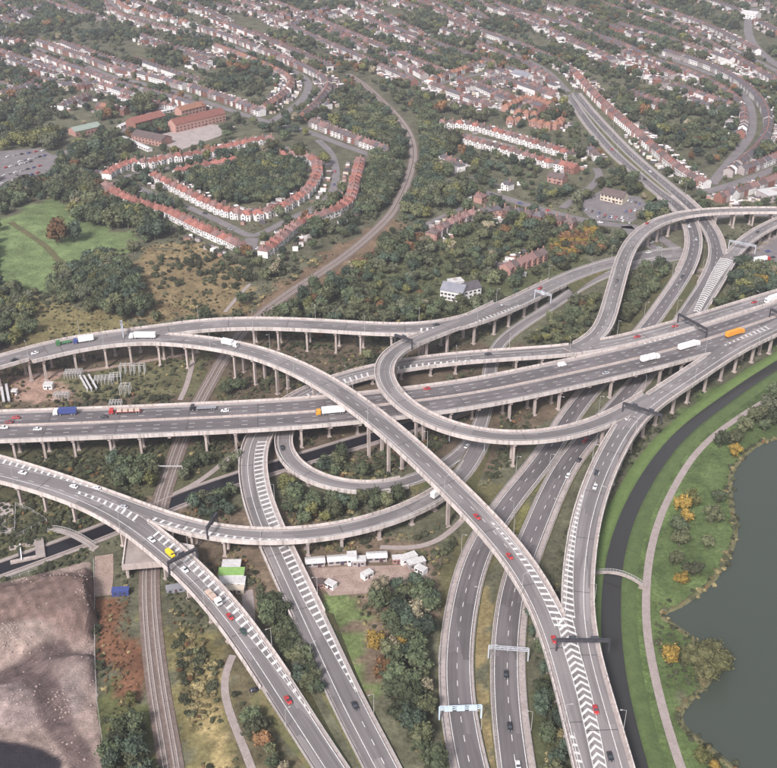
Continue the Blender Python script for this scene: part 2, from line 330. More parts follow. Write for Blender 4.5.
def build_road(key, name, label, cat, lanes, surf='asphalt', verge=(1.3, 1.3), piers=True, span=16, cols=2, lamps=None, barrier=True, centre=False, edge_mat='shoulder'):
    r = RD[key]; p = r['p']; wd = r['w']; n = p.n; low = r.get('low', -9)
    root = thing(name, label, cat); base = .04 * r['pr']
    elev = p.P[:, 2] > low if low > 0 else np.ones(n, bool)
    freeL = np.array([not inside(key, p.P[i] + p.N[i] * (wd[i] / 2)) for i in range(n)]); freeR = np.array([not inside(key, p.P[i] - p.N[i] * (wd[i] / 2)) for i in range(n)])
    # slab where elevated
    for a, b in runs(elev):
        I = list(range(max(0, a - 1), min(n, b + 2))); k = 6; v = []; f = []
        for i in I:
            h = wd[i] / 2
            for o, z in ((-h, 0), (h, 0), (h, -1.0), (h - 1.6, -1.9), (-h + 1.6, -1.9), (-h, -1.0)): v.append(p.P[i] + p.N[i] * o + np.array([0, 0, z + base * .2]))
        for q in range(len(I) - 1):
            for j in range(k): f.append((q * k + j, (q + 1) * k + j, (q + 1) * k + (j + 1) % k, q * k + (j + 1) % k))
        f.append(tuple(range(k))); f.append(tuple((len(I) - 1) * k + j for j in reversed(range(k))))
        link('deck', mesh('deck', v, f, [M['concrete'], M[edge_mat]], [1 if (x % k == 0 and x < (len(I) - 1) * k) else 0 for x in range(len(f))]), root)
    # earth bank where low
    for a, b in runs(~elev):
        I = list(range(max(0, a - 1), min(n, b + 2))); v = []; f = []
        for i in I:
            h = wd[i] / 2 + .2; z = p.P[i, 2] - .02; s = max(.3, z * 1.5)
            for o, zz in ((h + s, -.15), (h, z), (-h, z), (-h - s, -.15)):
                q = p.P[i] + p.N[i] * o; v.append((q[0], q[1], zz))
        for q in range(len(I) - 1):
            for j in range(3): f.append((q * 4 + j, (q + 1) * 4 + j, (q + 1) * 4 + j + 1, q * 4 + j + 1))
        link('embankment', mesh('embankment', v, f, [M['grass_bank'], M[edge_mat]], [1 if x % 3 == 1 else 0 for x in range(len(f))]), root)
    # carriageway
    hl = wd / 2 - np.where(freeL, verge[0], -.0); hr = wd / 2 - np.where(freeR, verge[1], -.0)
    def sm(a): return np.convolve(np.pad(a, 4, 'edge'), np.ones(9) / 9, 'valid')
    hl = np.maximum(sm(hl), 1); hr = np.maximum(sm(hr), 1)
    ribbon('carriageway', p, -hr, hl, .06 + base, M[surf], root)
    # parapets / safety barriers
    for free, sg in ((freeL, 1), (freeR, -1)):
        for a, b in runs(free):
            I = list(range(a, b + 1)); v = []; f = []
            el2 = elev[a:b + 1]
            for s0, s1 in runs(el2):
                J = I[s0:s1 + 1]; v = []; f = []
                for i in J:
                    h = wd[i] / 2
                    for o, z in ((h, -1.1), (h, 1.05), (h + .5, 1.05), (h + .5, -1.1)): v.append(p.P[i] + p.N[i] * (o * sg) + np.array([0, 0, z]))
                for q in range(len(J) - 1):
                    for j in range(4): f.append((q * 4 + j, (q + 1) * 4 + j, (q + 1) * 4 + (j + 1) % 4, q * 4 + (j + 1) % 4))
                f.append((0, 1, 2, 3)); f.append(tuple((len(J) - 1) * 4 + j for j in (3, 2, 1, 0)))
                link('parapet', mesh('parapet', v, f, M['parapet']), root)
            if barrier:
                for s0, s1 in runs(~el2):
                    J = I[s0:s1 + 1]
                    if len(J) < 3: continue
                    v = []; f = []
                    for i in J:
                        h = wd[i] / 2 - .3
                        for o, z in ((h, .45), (h, .85), (h + .12, .85), (h + .12, .45)): v.append(p.P[i] + p.N[i] * (o * sg) + np.array([0, 0, z]))
                    for q in range(len(J) - 1):
                        for j in range(4): f.append((q * 4 + j, (q + 1) * 4 + j, (q + 1) * 4 + (j + 1) % 4, q * 4 + (j + 1) % 4))
                    for q in range(0, len(J), 2):
                        c = p.P[J[q]] + p.N[J[q]] * ((wd[J[q]] / 2 - .1) * sg); t = len(v); e = .09
                        for dx, dy in ((-e, -e), (e, -e), (e, e), (-e, e)): v.append((c[0] + dx, c[1] + dy, c[2] - .05)); v.append((c[0] + dx, c[1] + dy, c[2] + .8))
                        f += [(t, t + 2, t + 3, t + 1), (t + 2, t + 4, t + 5, t + 3), (t + 4, t + 6, t + 7, t + 5), (t + 6, t, t + 1, t + 7)]
                    link('crash_barrier', mesh('crash_barrier', v, f, M['lamp']), root)
    # painted lines
    mb = MB()
    def quad(s0, s1, o0, o1, o2=None, o3=None):
        z = .12 + base; o2 = o0 if o2 is None else o2; o3 = o1 if o3 is None else o3
        mb.poly([p.pt(s0, o0, z), p.pt(s1, o2, z), p.pt(s1, o3, z), p.pt(s0, o1, z)])
    L = p.S[-1]; s = 0
    while s < L - 4:
        i = min(n - 1, int(s / L * (n - 1))); j = min(n - 1, int((s + 4) / L * (n - 1)))
        for fr, hh, sg, e in ((freeL, hl, 1, .25), (freeR, hr, -1, .25)):
            if fr[i] and fr[j]:
                eo_ = r.get('eo', (.5, .5))[0 if sg > 0 else 1]; a0, a1 = hh[i] - eo_, hh[j] - eo_; quad(s, s + 4.02, sg * (a0 - .14), sg * (a0 + .14), sg * (a1 - .14), sg * (a1 + .14))
        s += 4
    s = 1.0
    while s < L - 4:
        i = min(n - 1, int(s / L * (n - 1)))
        for ln in (lanes(i, s / L) if callable(lanes) else lanes):
            c = p.P[i] + p.N[i] * ln
            if not inside(key, c, 1.6) or r['pr'] < 1: quad(s, s + 3, ln - .13, ln + .13)
        s += 9
    if centre:
        s = 0
        while s < L - 4:
            quad(s, s + 4.02, -1.3, -1.1); quad(s, s + 4.02, 1.1, 1.3); s += 4
    r['mb'] = mb; r['root'] = root; r['base'] = base
    # expansion joints
    jb = MB(); s = 18
    while s < L - 2:
        i = min(n - 1, int(s / L * (n - 1)))
        if elev[i]:
            z = .10 + base; jb.poly([p.pt(s, -hr[i], z), p.pt(s + .35, -hr[i], z), p.pt(s + .35, hl[i], z), p.pt(s, hl[i], z)])
        s += 36
    if jb.v: link('expansion_joint', jb.mesh('expansion_joint', M['joint']), root, kind='stuff')
    # piers
    if piers:
        s = span * .5
        while s < L:
            i = min(n - 1, int(s / L * (n - 1))); q = p.P[i]; sx, sy = pix(q[0], q[1], q[2])
            if elev[i] and q[2] > 3.2 and -60 < sx < 840 and sy < 830:
                h = wd[i] / 2; offs = np.linspace(-h + 2.2, h - 2.2, cols); ok = []
                zt = q[2] - 1.9
                for o in offs:
                    c = q + p.N[i] * o
                    if inside(key, q + p.N[i] * (o * 1.15), 3.0) and r['pr'] > 0: continue
                    if clear_ground(c[0], c[1], q[2]): ok.append(o)
                if ok:
                    pr = link('pier', cross_mesh(wd[i]), root, (q[0], q[1], zt), p.heading(i))
                    for o in ok: link('column', column_mesh(zt - 1.5), pr, (0, o, -1.5))
            s += span
    # lamps
    if lamps:
        s = 10; side = 1
        while s < L:
            i = min(n - 1, int(s / L * (n - 1))); q = p.P[i]; sx, sy = pix(*q); sg = side
            fr = freeL if sg > 0 else freeR
            if fr[i] and -15 < sx < 790 and sy < 785:
                c = q + p.N[i] * (sg * (wd[i] / 2 + .25)); LAMPS.setdefault(lamps[1], []).append((lamp(c[0], c[1], q[2] + (1.0 if elev[i] else .0), p.heading(i) - sg * math.pi / 2, lamps[0], lamps[1]), sx, sy))
            s += 34; side = -side
    for q in p.P: occ_disc(q[0], q[1], float(wd.max()) / 2 + 2.5, q[2] < 7.5)
    return root
def hatch(key, pa, pb, a0, b0, a1, b1, gap=4.2, bw=1.7, skew=1.6, a2=None):
    gap, bw = gap * .84, bw * .7
    """white hatching along the road between photo points pa..pb, lateral range (a0..b0) at pa to (a1..b1) at pb"""
    r = RD[key]; p = r['p']; sa = p.S[p.px(*pa)[0]]; sb = p.S[p.px(*pb)[0]]; z = .13 + r['base']; mb = r['mb']
    d = 1 if sb > sa else -1; n = int(abs(sb - sa) / gap)
    for i in range(n):
        t = (i + .5) / n; s = sa + (sb - sa) * t; a = a0 + (a1 - a0) * t; b = b0 + (b1 - b0) * t
        if b - a < .4: continue
        k = skew * (b - a) / 5.0
        mb.poly([p.pt(s - bw / 2, a, z), p.pt(s + bw / 2, a, z), p.pt(s + bw / 2 + k, b, z), p.pt(s - bw / 2 + k, b, z)])
    for i in range(n * 2):
        t0, t1 = i / (2 * n), (i + 1) / (2 * n); s0 = sa + (sb - sa) * t0; s1 = sa + (sb - sa) * t1
        for x0, x1 in ((a0, a1), (b0, b1)):
            u0 = x0 + (x1 - x0) * t0; u1 = x0 + (x1 - x0) * t1; mb.poly([p.pt(s0, u0 - .09, z), p.pt(s1, u1 - .09, z), p.pt(s1, u1 + .09, z), p.pt(s0, u0 + .09, z)])
def chevron(key, pts, w0, w1, gap=4.2, bw=1.7, skew=3.0):
    """V hatching centred on a line of photo points lying on the road"""
    r = RD[key]; p = r['p']; z = .14 + r['base']; mb = r['mb']; c = [p.px(*q) for q in pts]
    ss = [p.S[q[0]] for q in c]; oo = [q[2] for q in c]; sa, sb = ss[0], ss[-1]; n = int(abs(sb - sa) / gap); o_ = np.argsort(ss); sso = np.array(ss)[o_]; ooo = np.array(oo)[o_]
    for i in range(n):
        t = (i + .5) / n; s = sa + (sb - sa) * t; o = float(np.interp(s, sso, ooo)); h = (w0 + (w1 - w0) * t) / 2
        for sg in (-1, 1): mb.poly([p.pt(s - bw / 2, o, z), p.pt(s + bw / 2, o, z), p.pt(s + bw / 2 + skew, o + sg * h, z), p.pt(s - bw / 2 + skew, o + sg * h, z)])
    for i in range(n):
        s0 = sa + (sb - sa) * i / n; s1 = sa + (sb - sa) * (i + 1) / n
        for sg in (-1, 1):
            u0 = float(np.interp(s0, sso, ooo)) + sg * (w0 + (w1 - w0) * i / n) / 2; u1 = float(np.interp(s1, sso, ooo)) + sg * (w0 + (w1 - w0) * (i + 1) / n) / 2
            mb.poly([p.pt(s0, u0 - .13, z), p.pt(s1, u1 - .13, z), p.pt(s1, u1 + .13, z), p.pt(s0, u0 + .13, z)])
M['grass_bank'] = mat('grass_bank', (.075, .085, .035), (.14, .115, .055), .12, c3=(.05, .06, .025), bump=.3)
LP = lambda a: ('slim grey lamp post along the ' + a, 'lamp posts along the ' + a)
build_road('m6', 'motorway_viaduct', 'wide six-lane motorway viaduct crossing the whole picture from left to right', 'viaduct', [-8.7, -5.0, 5.0, 8.7], 'asphalt_dark', (2.0, 1.6), cols=4, centre=True, lamps=None, edge_mat='shoulder')
build_road('north_slip', 'slip_viaduct', 'curving viaduct along the top left that swings up right towards the roundabout', 'viaduct', [0], span=17, lamps=LP('upper left slip viaduct'))
build_road('high_curve', 'slip_viaduct', 'tallest curved viaduct crossing over the motorway and running down to the bottom right', 'viaduct', lambda i, t: [0] if t < .72 else [], span=17, lamps=LP('tall curved viaduct over the motorway'))
build_road('expressway_slip', 'slip_viaduct', 'curved viaduct beside the river leaving the motorway at the right edge', 'viaduct', lambda i, t: [-1.2] if t < .58 else [], span=17, lamps=LP('viaduct beside the river'))
build_road('loop_ramp', 'slip_viaduct', 'tight hairpin loop viaduct passing over the motorway in the middle', 'viaduct', [], span=17, verge=(1.5, 1.5), lamps=None)
build_road('motorway_slip', 'slip_road', 'slip road hugging the far motorway edge then ducking beneath it to the bottom', 'slip road', lambda i, t: [1.2] if t < .45 or t > .93 else [], span=17, lamps=LP('hatched slip road at bottom'))
build_road('low_loop', 'slip_road', 'narrow low curved ramp emerging from beneath the motorway and joining the ground level road', 'slip road', [], span=17, verge=(.8, .8), cols=2)
build_road('cross_ramp', 'slip_viaduct', 'low curved viaduct passing in front of the sheds to join the bottom left slip', 'viaduct', [], span=17, verge=(1.1, 1.1), lamps=None)
build_road('west_slip', 'slip_viaduct', 'viaduct descending across the bottom left from the left edge over the railway', 'viaduct', lambda i, t: [-.5] if t < .25 or t > .9 else [], span=17, lamps=LP('bottom left descending viaduct'))
build_road('sweep_ramp', 'slip_viaduct', 'high ramp at upper right bending from the right edge down onto the motorway', 'viaduct', [0], span=15, verge=(1, 1))
build_road('express_west', 'expressway_carriageway', 'left-hand carriageway of the ground level expressway', 'road', [-.3], 'asphalt_dark', (2.6, 1.0), span=15, lamps=LP('left expressway carriageway'))
build_road('express_east', 'expressway_carriageway', 'right-hand carriageway of the ground level expressway with a pale hard shoulder', 'road', [.3], 'asphalt_dark', (1.0, 2.6), span=15, lamps=LP('right expressway carriageway'))
build_road('yard_ramp', 'slip_viaduct', 'short curved ramp past the lorry yard at the right edge', 'viaduct', [0], span=14, verge=(1, 1))
pm6 = RD['m6']; ribbon('central_strip', pm6['p'], -.95, .95, .10, M['shoulder'], pm6['root'])
v_, f_ = strip_solid(pm6['p'], [(-.25, .1), (-.12, .95), (.12, .95), (.25, .1)], range(pm6['p'].n)); link('central_barrier', mesh('central_barrier', v_, f_, M['concrete']), pm6['root'])
# hatched noses
hatch('motorway_slip', (253,440), (300,600), .4, 5.2, .8, 5.4, 4.4, 1.8, -1.2)
hatch('motorway_slip', (300,600), (358,690), .8, 5.4, 4.2, 5.0, 4.4, 1.8, -1.2)
hatch('motorway_slip', (480,357), (392,368), 3.6, 4.6, 0, 5.0, 4.2, 1.6, 1.2)
hatch('motorway_slip', (370,371), (300,396), 0, 4.6, 0, 5.2, 4.2, 1.6, 1.2)
hatch('cross_ramp', (100,493), (-20,458), -3.9, -3.0, -3.9, .4, 4.4, 1.7, -1.5)
hatch('west_slip', (72,495), (140,519), 1.0, 2.6, 1.5, 6.0, 4.4, 1.9, -2)
hatch('west_slip', (152,532), (240,622), 1.2, 5.2, .9, 5.0, 4.4, 1.8, -1.5)
hatch('west_slip', (240,622), (306,718), .9, 5.0, 4.3, 5.0, 4.4, 1.8, -1.5)
hatch('cross_ramp', (150,517), (200,531), .8, 3.4, .6, 3.4, 4.4, 1.8, 1.2)
hatch('cross_ramp', (200,531), (300,541), .6, 3.4, 3.0, 3.6, 4.4, 1.8, 1.2)
hatch('north_slip', (415,330), (515,303), -5.2, .2, -5.0, -4.0, 4.2, 1.7, 1.2)
hatch('m6', (640,343), (695,329), 12.0, 14.0, 12.6, 13.3, 4.2, 1.6, 1)
hatch('expressway_slip', (772,327), (722,345), -4.4, -.4, -5.8, -4.8, 4.2, 1.6, 1)
chevron('yard_ramp', [(727,259),(716,275),(705,295),(697,311)], 9, 3.4, 3.0, 1.4, 1.6)
chevron('expressway_slip', [(622,420),(633,409)], 5, 1.5, 3.4, 1.4, 2)
hatch('high_curve', (586,735), (598,790), -5.2, -3.6, -5.2, -2.6, 3.6, 1.6, 1)
hatch('high_curve', (490,524), (562,628), 2.2, 3.0, .6, 5.4, 4.0, 1.8, 1.5)
hatch('expressway_slip', (583,495), (571,618), -5.4, -4.2, -6.2, -1.4, 4.0, 1.8, 1.5)
chevron('high_curve', [(564,617),(572,652),(583,690),(592,730),(600,768),(606,800)], 6.4, 4.2, 3.2, 1.25, 2.4)
for k, r in RD.items():
    if r['mb'].v: link('road_marking', mesh('road_marking', r['mb'].v, r['mb'].f, M['paint']), r['root'], kind='stuff')

ORD = ['zero', 'first', 'second', 'third', 'fourth', 'fifth', 'sixth', 'seventh', 'eighth', 'ninth', 'tenth', 'eleventh', 'twelfth', 'thirteenth', 'fourteenth', 'fifteenth', 'sixteenth', 'seventeenth', 'eighteenth', 'nineteenth', 'twentieth'] + ['twenty-' + x for x in 'first second third fourth fifth sixth seventh eighth ninth'.split()] + ['thirtieth'] + ['thirty-' + x for x in 'first second third fourth fifth sixth seventh eighth ninth'.split()] + ['fortieth'] + ['forty-' + x for x in 'first second third fourth fifth sixth seventh eighth ninth'.split()] + ['fiftieth']
def by_order(lst, fmt):
    """lst: (object, px, py) -> label counted along the longer way the group runs in the picture"""
    xs = [q[1] for q in lst]; ys = [q[2] for q in lst]; hor = max(xs) - min(xs) > max(ys) - min(ys)
    if len(lst) == 1: lst[0][0]['label'] = ' '.join(fmt('', '').split()); return
    for i, q in enumerate(sorted(lst, key=lambda q: q[1] if hor else q[2])): q[0]['label'] = ' '.join(fmt(ORD[i + 1], 'left' if hor else 'top').split())
for g_, l_ in LAMPS.items(): by_order(l_, lambda o, e: f'slim grey lamp post, {o} from the {e} along the {g_.split("along the ")[1]}')
# ================================================================ ground sheet with the colours of its soils and grasses, deck shade painted into one region
REG = [  # (polygon in survey pixels, colour)
 ([(-300,-60),(1100,-60),(1100,120),(777,330),(600,345),(400,330),(0,350),(-300,420)], (.105,.102,.066)),
 ([(-80,352),(200,330),(400,340),(640,345),(560,420),(470,470),(300,470),(-80,470)], (.112,.086,.060)),  # brown earth, its colour darkened to paint in the shade under the decks
 ([(-80,440),(230,440),(240,500),(-80,590)], (.085,.082,.045)),
 ([(0,372),(60,360),(70,400),(0,402)], (.30,.20,.155)),
 ([(60,375),(200,352),(215,400),(60,402)], (.115,.108,.058)),
 ([(150,500),(300,500),(420,540),(460,600),(360,700),(300,640),(220,600),(150,560)], (.165,.125,.088)),
 ([(305,566),(425,566),(428,590),(330,592)], (.28,.21,.175)),
 ([(316,595),(345,598),(372,640),(392,690),(352,694),(330,640)], (.125,.160,.062)),
 ([(0,219),(21,206),(47,198),(65,206),(78,212),(100,224),(143,239),(125,250),(94,252),(70,265),(50,294),(0,292)], (.135,.178,.076)),
 ([(-100,222),(0,219),(0,292),(-100,300)], (.135,.178,.076)),
 ([(135,250),(200,243),(245,272),(240,312),(160,322),(120,312)], (.205,.155,.085)),
 ([(25,300),(115,312),(140,330),(0,352),(0,330)], (.17,.145,.07)),
 ([(238,316),(262,290),(310,262),(345,240),(388,214),(404,224),(360,262),(300,300),(272,322)], (.165,.115,.075)),
 ([(330,280),(372,252),(384,258),(350,292)], (.16,.075,.055)),
 ([(98,600),(130,590),(140,640),(142,694),(105,694)], (.150,.075,.045)),
 ([(95,690),(145,690),(172,768),(100,800)], (.09,.095,.04)),
 ([(155,590),(205,640),(245,800),(182,800),(165,690)], (.15,.13,.06)),
 ([(180,650),(205,660),(232,800),(205,800)], (.30,.235,.115)),
 ([(205,620),(260,680),(330,800),(240,800)], (.10,.085,.05)),
 ([(470,590),(500,590),(497,700),(505,800),(474,800),(468,690)], (.215,.17,.085)),
 ([(505,500),(548,470),(540,520),(510,575),(492,560)], (.16,.15,.06)),
 ([(440,540),(475,500),(520,470),(500,540),(470,590),(440,640)], (.12,.11,.055)),
 ([(590,300),(700,260),(700,320),(600,345)], (.10,.095,.05)),
 ([(655,325),(672,298),(690,272),(703,262),(700,285),(684,312),(676,330)], (.24,.195,.165)),
 ([(740,378),(800,340),(800,470),(720,600),(640,590),(660,680),(720,800),(600,800),(592,560),(625,470),(690,410)], (.080,.110,.042)),
 ([(640,590),(735,560),(735,700),(700,690),(730,770),(790,830),(690,830)], (.086,.118,.044)),
 ([(604,600),(624,560),(660,470),(720,420),(735,426),(676,475),(645,560),(642,620),(668,800),(640,800)], (.098,.140,.048)),
 ([(540,590),(560,660),(590,770),(545,800),(540,700)], (.075,.08,.04)),
 ([(470,205),(560,230),(600,262),(500,300),(420,320),(330,300),(400,240)], (.085,.09,.045)),
 ([(740,240),(800,225),(800,290),(735,285)], (.26,.225,.21)),
]
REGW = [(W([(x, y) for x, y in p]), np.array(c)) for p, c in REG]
def vnoise(X, Y, sc, seed):
    r = np.random.RandomState(seed).rand(64, 64); a = X / sc; b = Y / sc; i = np.floor(a).astype(int); j = np.floor(b).astype(int); u = a - i; v = b - j; u = u * u * (3 - 2 * u); v = v * v * (3 - 2 * v)
    g = lambda p, q: r[p % 64, q % 64]
    return (g(i, j) * (1 - u) + g(i + 1, j) * u) * (1 - v) + (g(i, j + 1) * (1 - u) + g(i + 1, j + 1) * u) * v
def axis(vals):
    out = []
    for a, b, s in vals: out += list(np.arange(a, b, s))
    return np.array(out + [vals[-1][1]])
gx = axis([(-6000, -1200, 400), (-1200, -400, 16), (-400, 400, 3.5), (400, 1200, 16), (1200, 6000, 400)])
gy = axis([(-600, 180, 130), (180, 960, 3.5), (960, 2200, 12), (2200, 7000, 400)])
GXm, GYm = np.meshgrid(gx, gy, indexing='ij')
jx = GXm + (vnoise(GXm, GYm, 9, 1) - .5) * 14 + (vnoise(GXm, GYm, 30, 2) - .5) * 16; jy = GYm + (vnoise(GXm, GYm, 9, 3) - .5) * 14 + (vnoise(GXm, GYm, 30, 4) - .5) * 16
gc = np.tile(np.array([.105, .102, .066]), (*GXm.shape, 1))
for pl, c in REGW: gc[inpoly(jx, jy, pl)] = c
nz = .72 + .35 * vnoise(GXm, GYm, 7, 5) + .3 * vnoise(GXm, GYm, 45, 6); gc *= nz[..., None]
GZ = np.where(GYm > 1050, np.clip((GYm - 1050) / 900, 0, 1) ** 2 * 0, 0) + (vnoise(GXm, GYm, 12, 8) - .5) * .1 - .1
ny = len(gy); v = np.stack([GXm.ravel(), GYm.ravel(), GZ.ravel()], 1)
ii, jj = np.meshgrid(np.arange(len(gx) - 1), np.arange(ny - 1), indexing='ij'); k0 = (ii * ny + jj).ravel()
fc = np.stack([k0, k0 + ny, k0 + ny + 1, k0 + 1], 1)
def colour_attr(me, c):
    a = me.color_attributes.new('soil', 'FLOAT_COLOR', 'POINT'); a.data.foreach_set('color', np.concatenate([c.reshape(-1, 3), np.ones((c.size // 3, 1))], 1).astype(np.float32).ravel())
def soil(name, s1=.09, s2=.6, lo=.55, hi=1.4, bump=.4):
    m = bpy.data.materials.new(name); m.use_nodes = True; t = m.node_tree; N = t.nodes; L = t.links; b = N['Principled BSDF']; b.inputs['Roughness'].default_value = .95; b.inputs['Specular IOR Level'].default_value = .1
    a = N.new('ShaderNodeAttribute'); a.attribute_name = 'soil'; g = N.new('ShaderNodeNewGeometry'); col = a.outputs['Color']; hgt = None
    for s in (s1, s2):
        n = N.new('ShaderNodeTexNoise'); n.inputs['Scale'].default_value = s; n.inputs['Detail'].default_value = 8; n.inputs['Roughness'].default_value = .7; L.new(g.outputs['Position'], n.inputs['Vector'])
        mr = N.new('ShaderNodeMapRange'); mr.inputs[1].default_value = .3; mr.inputs[2].default_value = .7; mr.inputs[3].default_value = lo; mr.inputs[4].default_value = hi; L.new(n.outputs['Fac'], mr.inputs[0])
        mm = N.new('ShaderNodeMixRGB'); mm.blend_type = 'MULTIPLY'; mm.inputs[0].default_value = 1; L.new(col, mm.inputs[1]); L.new(mr.outputs[0], mm.inputs[2]); col = mm.outputs[0]; hgt = n
    L.new(col, b.inputs['Base Color']); bp = N.new('ShaderNodeBump'); bp.inputs['Strength'].default_value = bump; bp.inputs['Distance'].default_value = .6; L.new(hgt.outputs['Fac'], bp.inputs['Height']); L.new(bp.outputs[0], b.inputs['Normal'])
    return m
M['soil'] = soil('soil')
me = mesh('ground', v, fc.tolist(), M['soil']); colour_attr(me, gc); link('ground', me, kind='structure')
# ---------------------------------------------------------------- flat sheets: lake, river, canal, tracks, streets
def sheet(name, pts, z, m, kind='structure', occ=True):
    P = W(pts, z); me = mesh(name, P, [list(range(len(P)))], m)
    bm = bmesh.new(); bm.from_mesh(me); bmesh.ops.triangulate(bm, faces=bm.faces); bmesh.ops.recalc_face_normals(bm, faces=bm.faces)
    if sum(f.normal.z for f in bm.faces) < 0: bmesh.ops.reverse_faces(bm, faces=bm.faces)
    bm.to_mesh(me); bm.free()
    if occ: occ_poly(P)
    return link(name, me, kind=kind)
def water(name, c, rough=.12, ripple=.05, sc=.25):
    m = bpy.data.materials.new(name); m.use_nodes = True; t = m.node_tree; N = t.nodes; L = t.links; b = N['Principled BSDF']
    b.inputs['Base Color'].default_value = (*c, 1); b.inputs['Roughness'].default_value = rough; b.inputs['IOR'].default_value = 1.33
    g = N.new('ShaderNodeNewGeometry'); n = N.new('ShaderNodeTexNoise'); n.inputs['Scale'].default_value = sc; n.inputs['Detail'].default_value = 5; L.new(g.outputs['Position'], n.inputs['Vector'])
    bp = N.new('ShaderNodeBump'); bp.inputs['Strength'].default_value = ripple; bp.inputs['Distance'].default_value = .3; L.new(n.outputs['Fac'], bp.inputs['Height']); L.new(bp.outputs[0], b.inputs['Normal'])
    return m
M['lake'] = water('lake_water', (.052, .062, .050), .16, .12, .5)
M['river'] = water('river_water', (.038, .037, .036), .1, .2, .7)
M['canal'] = water('canal_water', (.014, .013, .017), .25, .03)
shore = [(790,436),(764,441),(746,453),(733,468.5),(729,489),(733,515),(734.5,536),(725,560),(712,580),(702,589),(681,604.5),(664,612),(655,614),(668,622),(686,634),(704,652),(712,668),(706,684),(692,696),(679,711),(676,722),(690,735),(712,752),(731,768),(765,795)]
SH = Path(W(shore, .0), 2.0, 2.0)
lake_pts = [tuple(q[:2]) + (.05,) for q in SH.P] + [at(1150, 830, .05), at(1150, 400, .05), at(900, 400, .05)]
me = mesh('lake', lake_pts, [list(range(len(lake_pts)))], M['lake']); bm = bmesh.new(); bm.from_mesh(me); bmesh.ops.triangulate(bm, faces=bm.faces); bmesh.ops.recalc_face_normals(bm, faces=bm.faces)
if sum(f.normal.z for f in bm.faces) < 0: bmesh.ops.reverse_faces(bm, faces=bm.faces)
bm.to_mesh(me); bm.free(); link('lake', me, kind='structure'); occ_poly(lake_pts)
M['shore'] = mat('shore', (.16, .14, .075), (.11, .11, .05), .4, c3=(.08, .08, .04), bump=.4)
v, f = strip_solid(SH, [(-.9, -.2), (-.8, .1), (-.2, .4), (.5, .45), (1.5, .1), (1.6, -.2)], range(SH.n)); v = [(q[0] + rng.uniform(-.3, .3), q[1] + rng.uniform(-.3, .3), q[2]) for q in v]
link('shore', mesh('shore', v, f, M['shore']), kind='structure')
RIVER = Path(W([(800,351),(777,365),(753,380),(722,402),(685,429.5),(660,458),(638.5,492),(624,523),(614,557),(611.5,580),(610,600),(611,640),(614,680),(622,714),(635,768),(650,820)], .1))
rw = np.interp(RIVER.S / RIVER.S[-1], [0, .4, .6, 1], [6.5, 7, 7.5, 9.5]); ribbon('river', RIVER, -rw / 2, rw / 2, .0, M['river'], kind='structure', z_abs=.06)
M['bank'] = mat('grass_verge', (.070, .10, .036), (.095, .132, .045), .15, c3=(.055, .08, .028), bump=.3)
M['bank_lit'] = mat('mown_bank', (.100, .150, .046), (.125, .178, .056), .12, c3=(.08, .12, .036), bump=.2)  # brighter green grass for one of the two river banks
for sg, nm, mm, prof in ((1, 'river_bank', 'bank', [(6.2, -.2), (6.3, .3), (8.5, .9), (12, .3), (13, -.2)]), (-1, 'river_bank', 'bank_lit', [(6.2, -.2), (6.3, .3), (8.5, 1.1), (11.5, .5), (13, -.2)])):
    v = []; f = []; k = len(prof)
    for i in range(RIVER.n):
        for o, z in prof: q = RIVER.P[i] + RIVER.N[i] * (sg * (o - 6.3 + rw[i] / 2)); v.append((q[0], q[1], z))
    for i in range(RIVER.n - 1):
        for j in range(k - 1): f.append((i * k + j, (i + 1) * k + j, (i + 1) * k + j + 1, i * k + j + 1))
    link(nm, mesh(nm, v, f, M[mm], smooth=True), kind='structure')
occ_path(RIVER, 8)
ribbon('canal', CANAL, -4.2, 4.2, 0, M['canal'], kind='structure', z_abs=.07); occ_path(CANAL, 5.5)
for sg in (1, -1):
    v, f = strip_solid(CANAL, [(sg * 4.2, -.3), (sg * 4.2, .5), (sg * 4.9, .5), (sg * 4.9, -.3)], range(CANAL.n)); link('canal_wall', mesh('canal_wall', v, f, M['concrete_dark']), kind='structure')
    ribbon('towpath', CANAL, min(sg * 5.0, sg * 6.8), max(sg * 5.0, sg * 6.8), 0, M['path'], kind='structure', z_abs=.05)
def lane(name, pts, wd, m='path', z=.08, occ=True):
    p = Path(W(pts, z), 3, 3); ribbon(name, p, -wd / 2, wd / 2, 0, M[m], kind='structure', z_abs=z)
    if occ: occ_path(p, wd / 2 + 1.0)
    return p
PARK = lane('footpath', [(800,385),(770,398),(744,414),(718,432),(694,455.5),(676,484),(663,510),(654,536),(648.6,562),(646,594),(647,633),(655,677),(665.5,719),(681,768),(700,820)], 3.4)
lane('footpath', [(380,547),(400,549),(425,548),(440,541),(452,531),(462,520)], 3)
lane('dirt_track', [(233,655),(224,668),(222,690),(232,720),(243,745),(252,768),(262,800)], 3.0)
lane('dirt_track', [(247,590),(250,620),(248,650)], 5)
lane('dirt_track', [(104,555),(104,575),(102,596)], 8, 'dirt')
lane('dirt_track', [(170,496),(190,488),(215,470),(232,455)], 3)
lane('dirt_track', [(30,375),(80,372),(140,362),(200,352)], 3.2, 'dirt')
lane('dirt_track', [(193,360),(187,385),(180,400)], 3, 'path')
lane('dirt_track', [(225,312),(240,294),(250,284)], 2.6, 'path')
lane('footpath', [(10,222),(30,235),(48,248),(60,262),(78,270)], 5, 'grass_bank', .06, False)
STREET = []
def street(pts, wd=7, m='tarmac'): STREET.append(lane('street', pts, wd, m, .09))
street([(112,186),(122,180),(150,193),(190,208),(225,224),(245,234),(252,238),(272,228),(300,214),(322,204),(333,190),(336,170),(330,152),(318,140)], 7)
street([(252,238),(250,250)], 10)
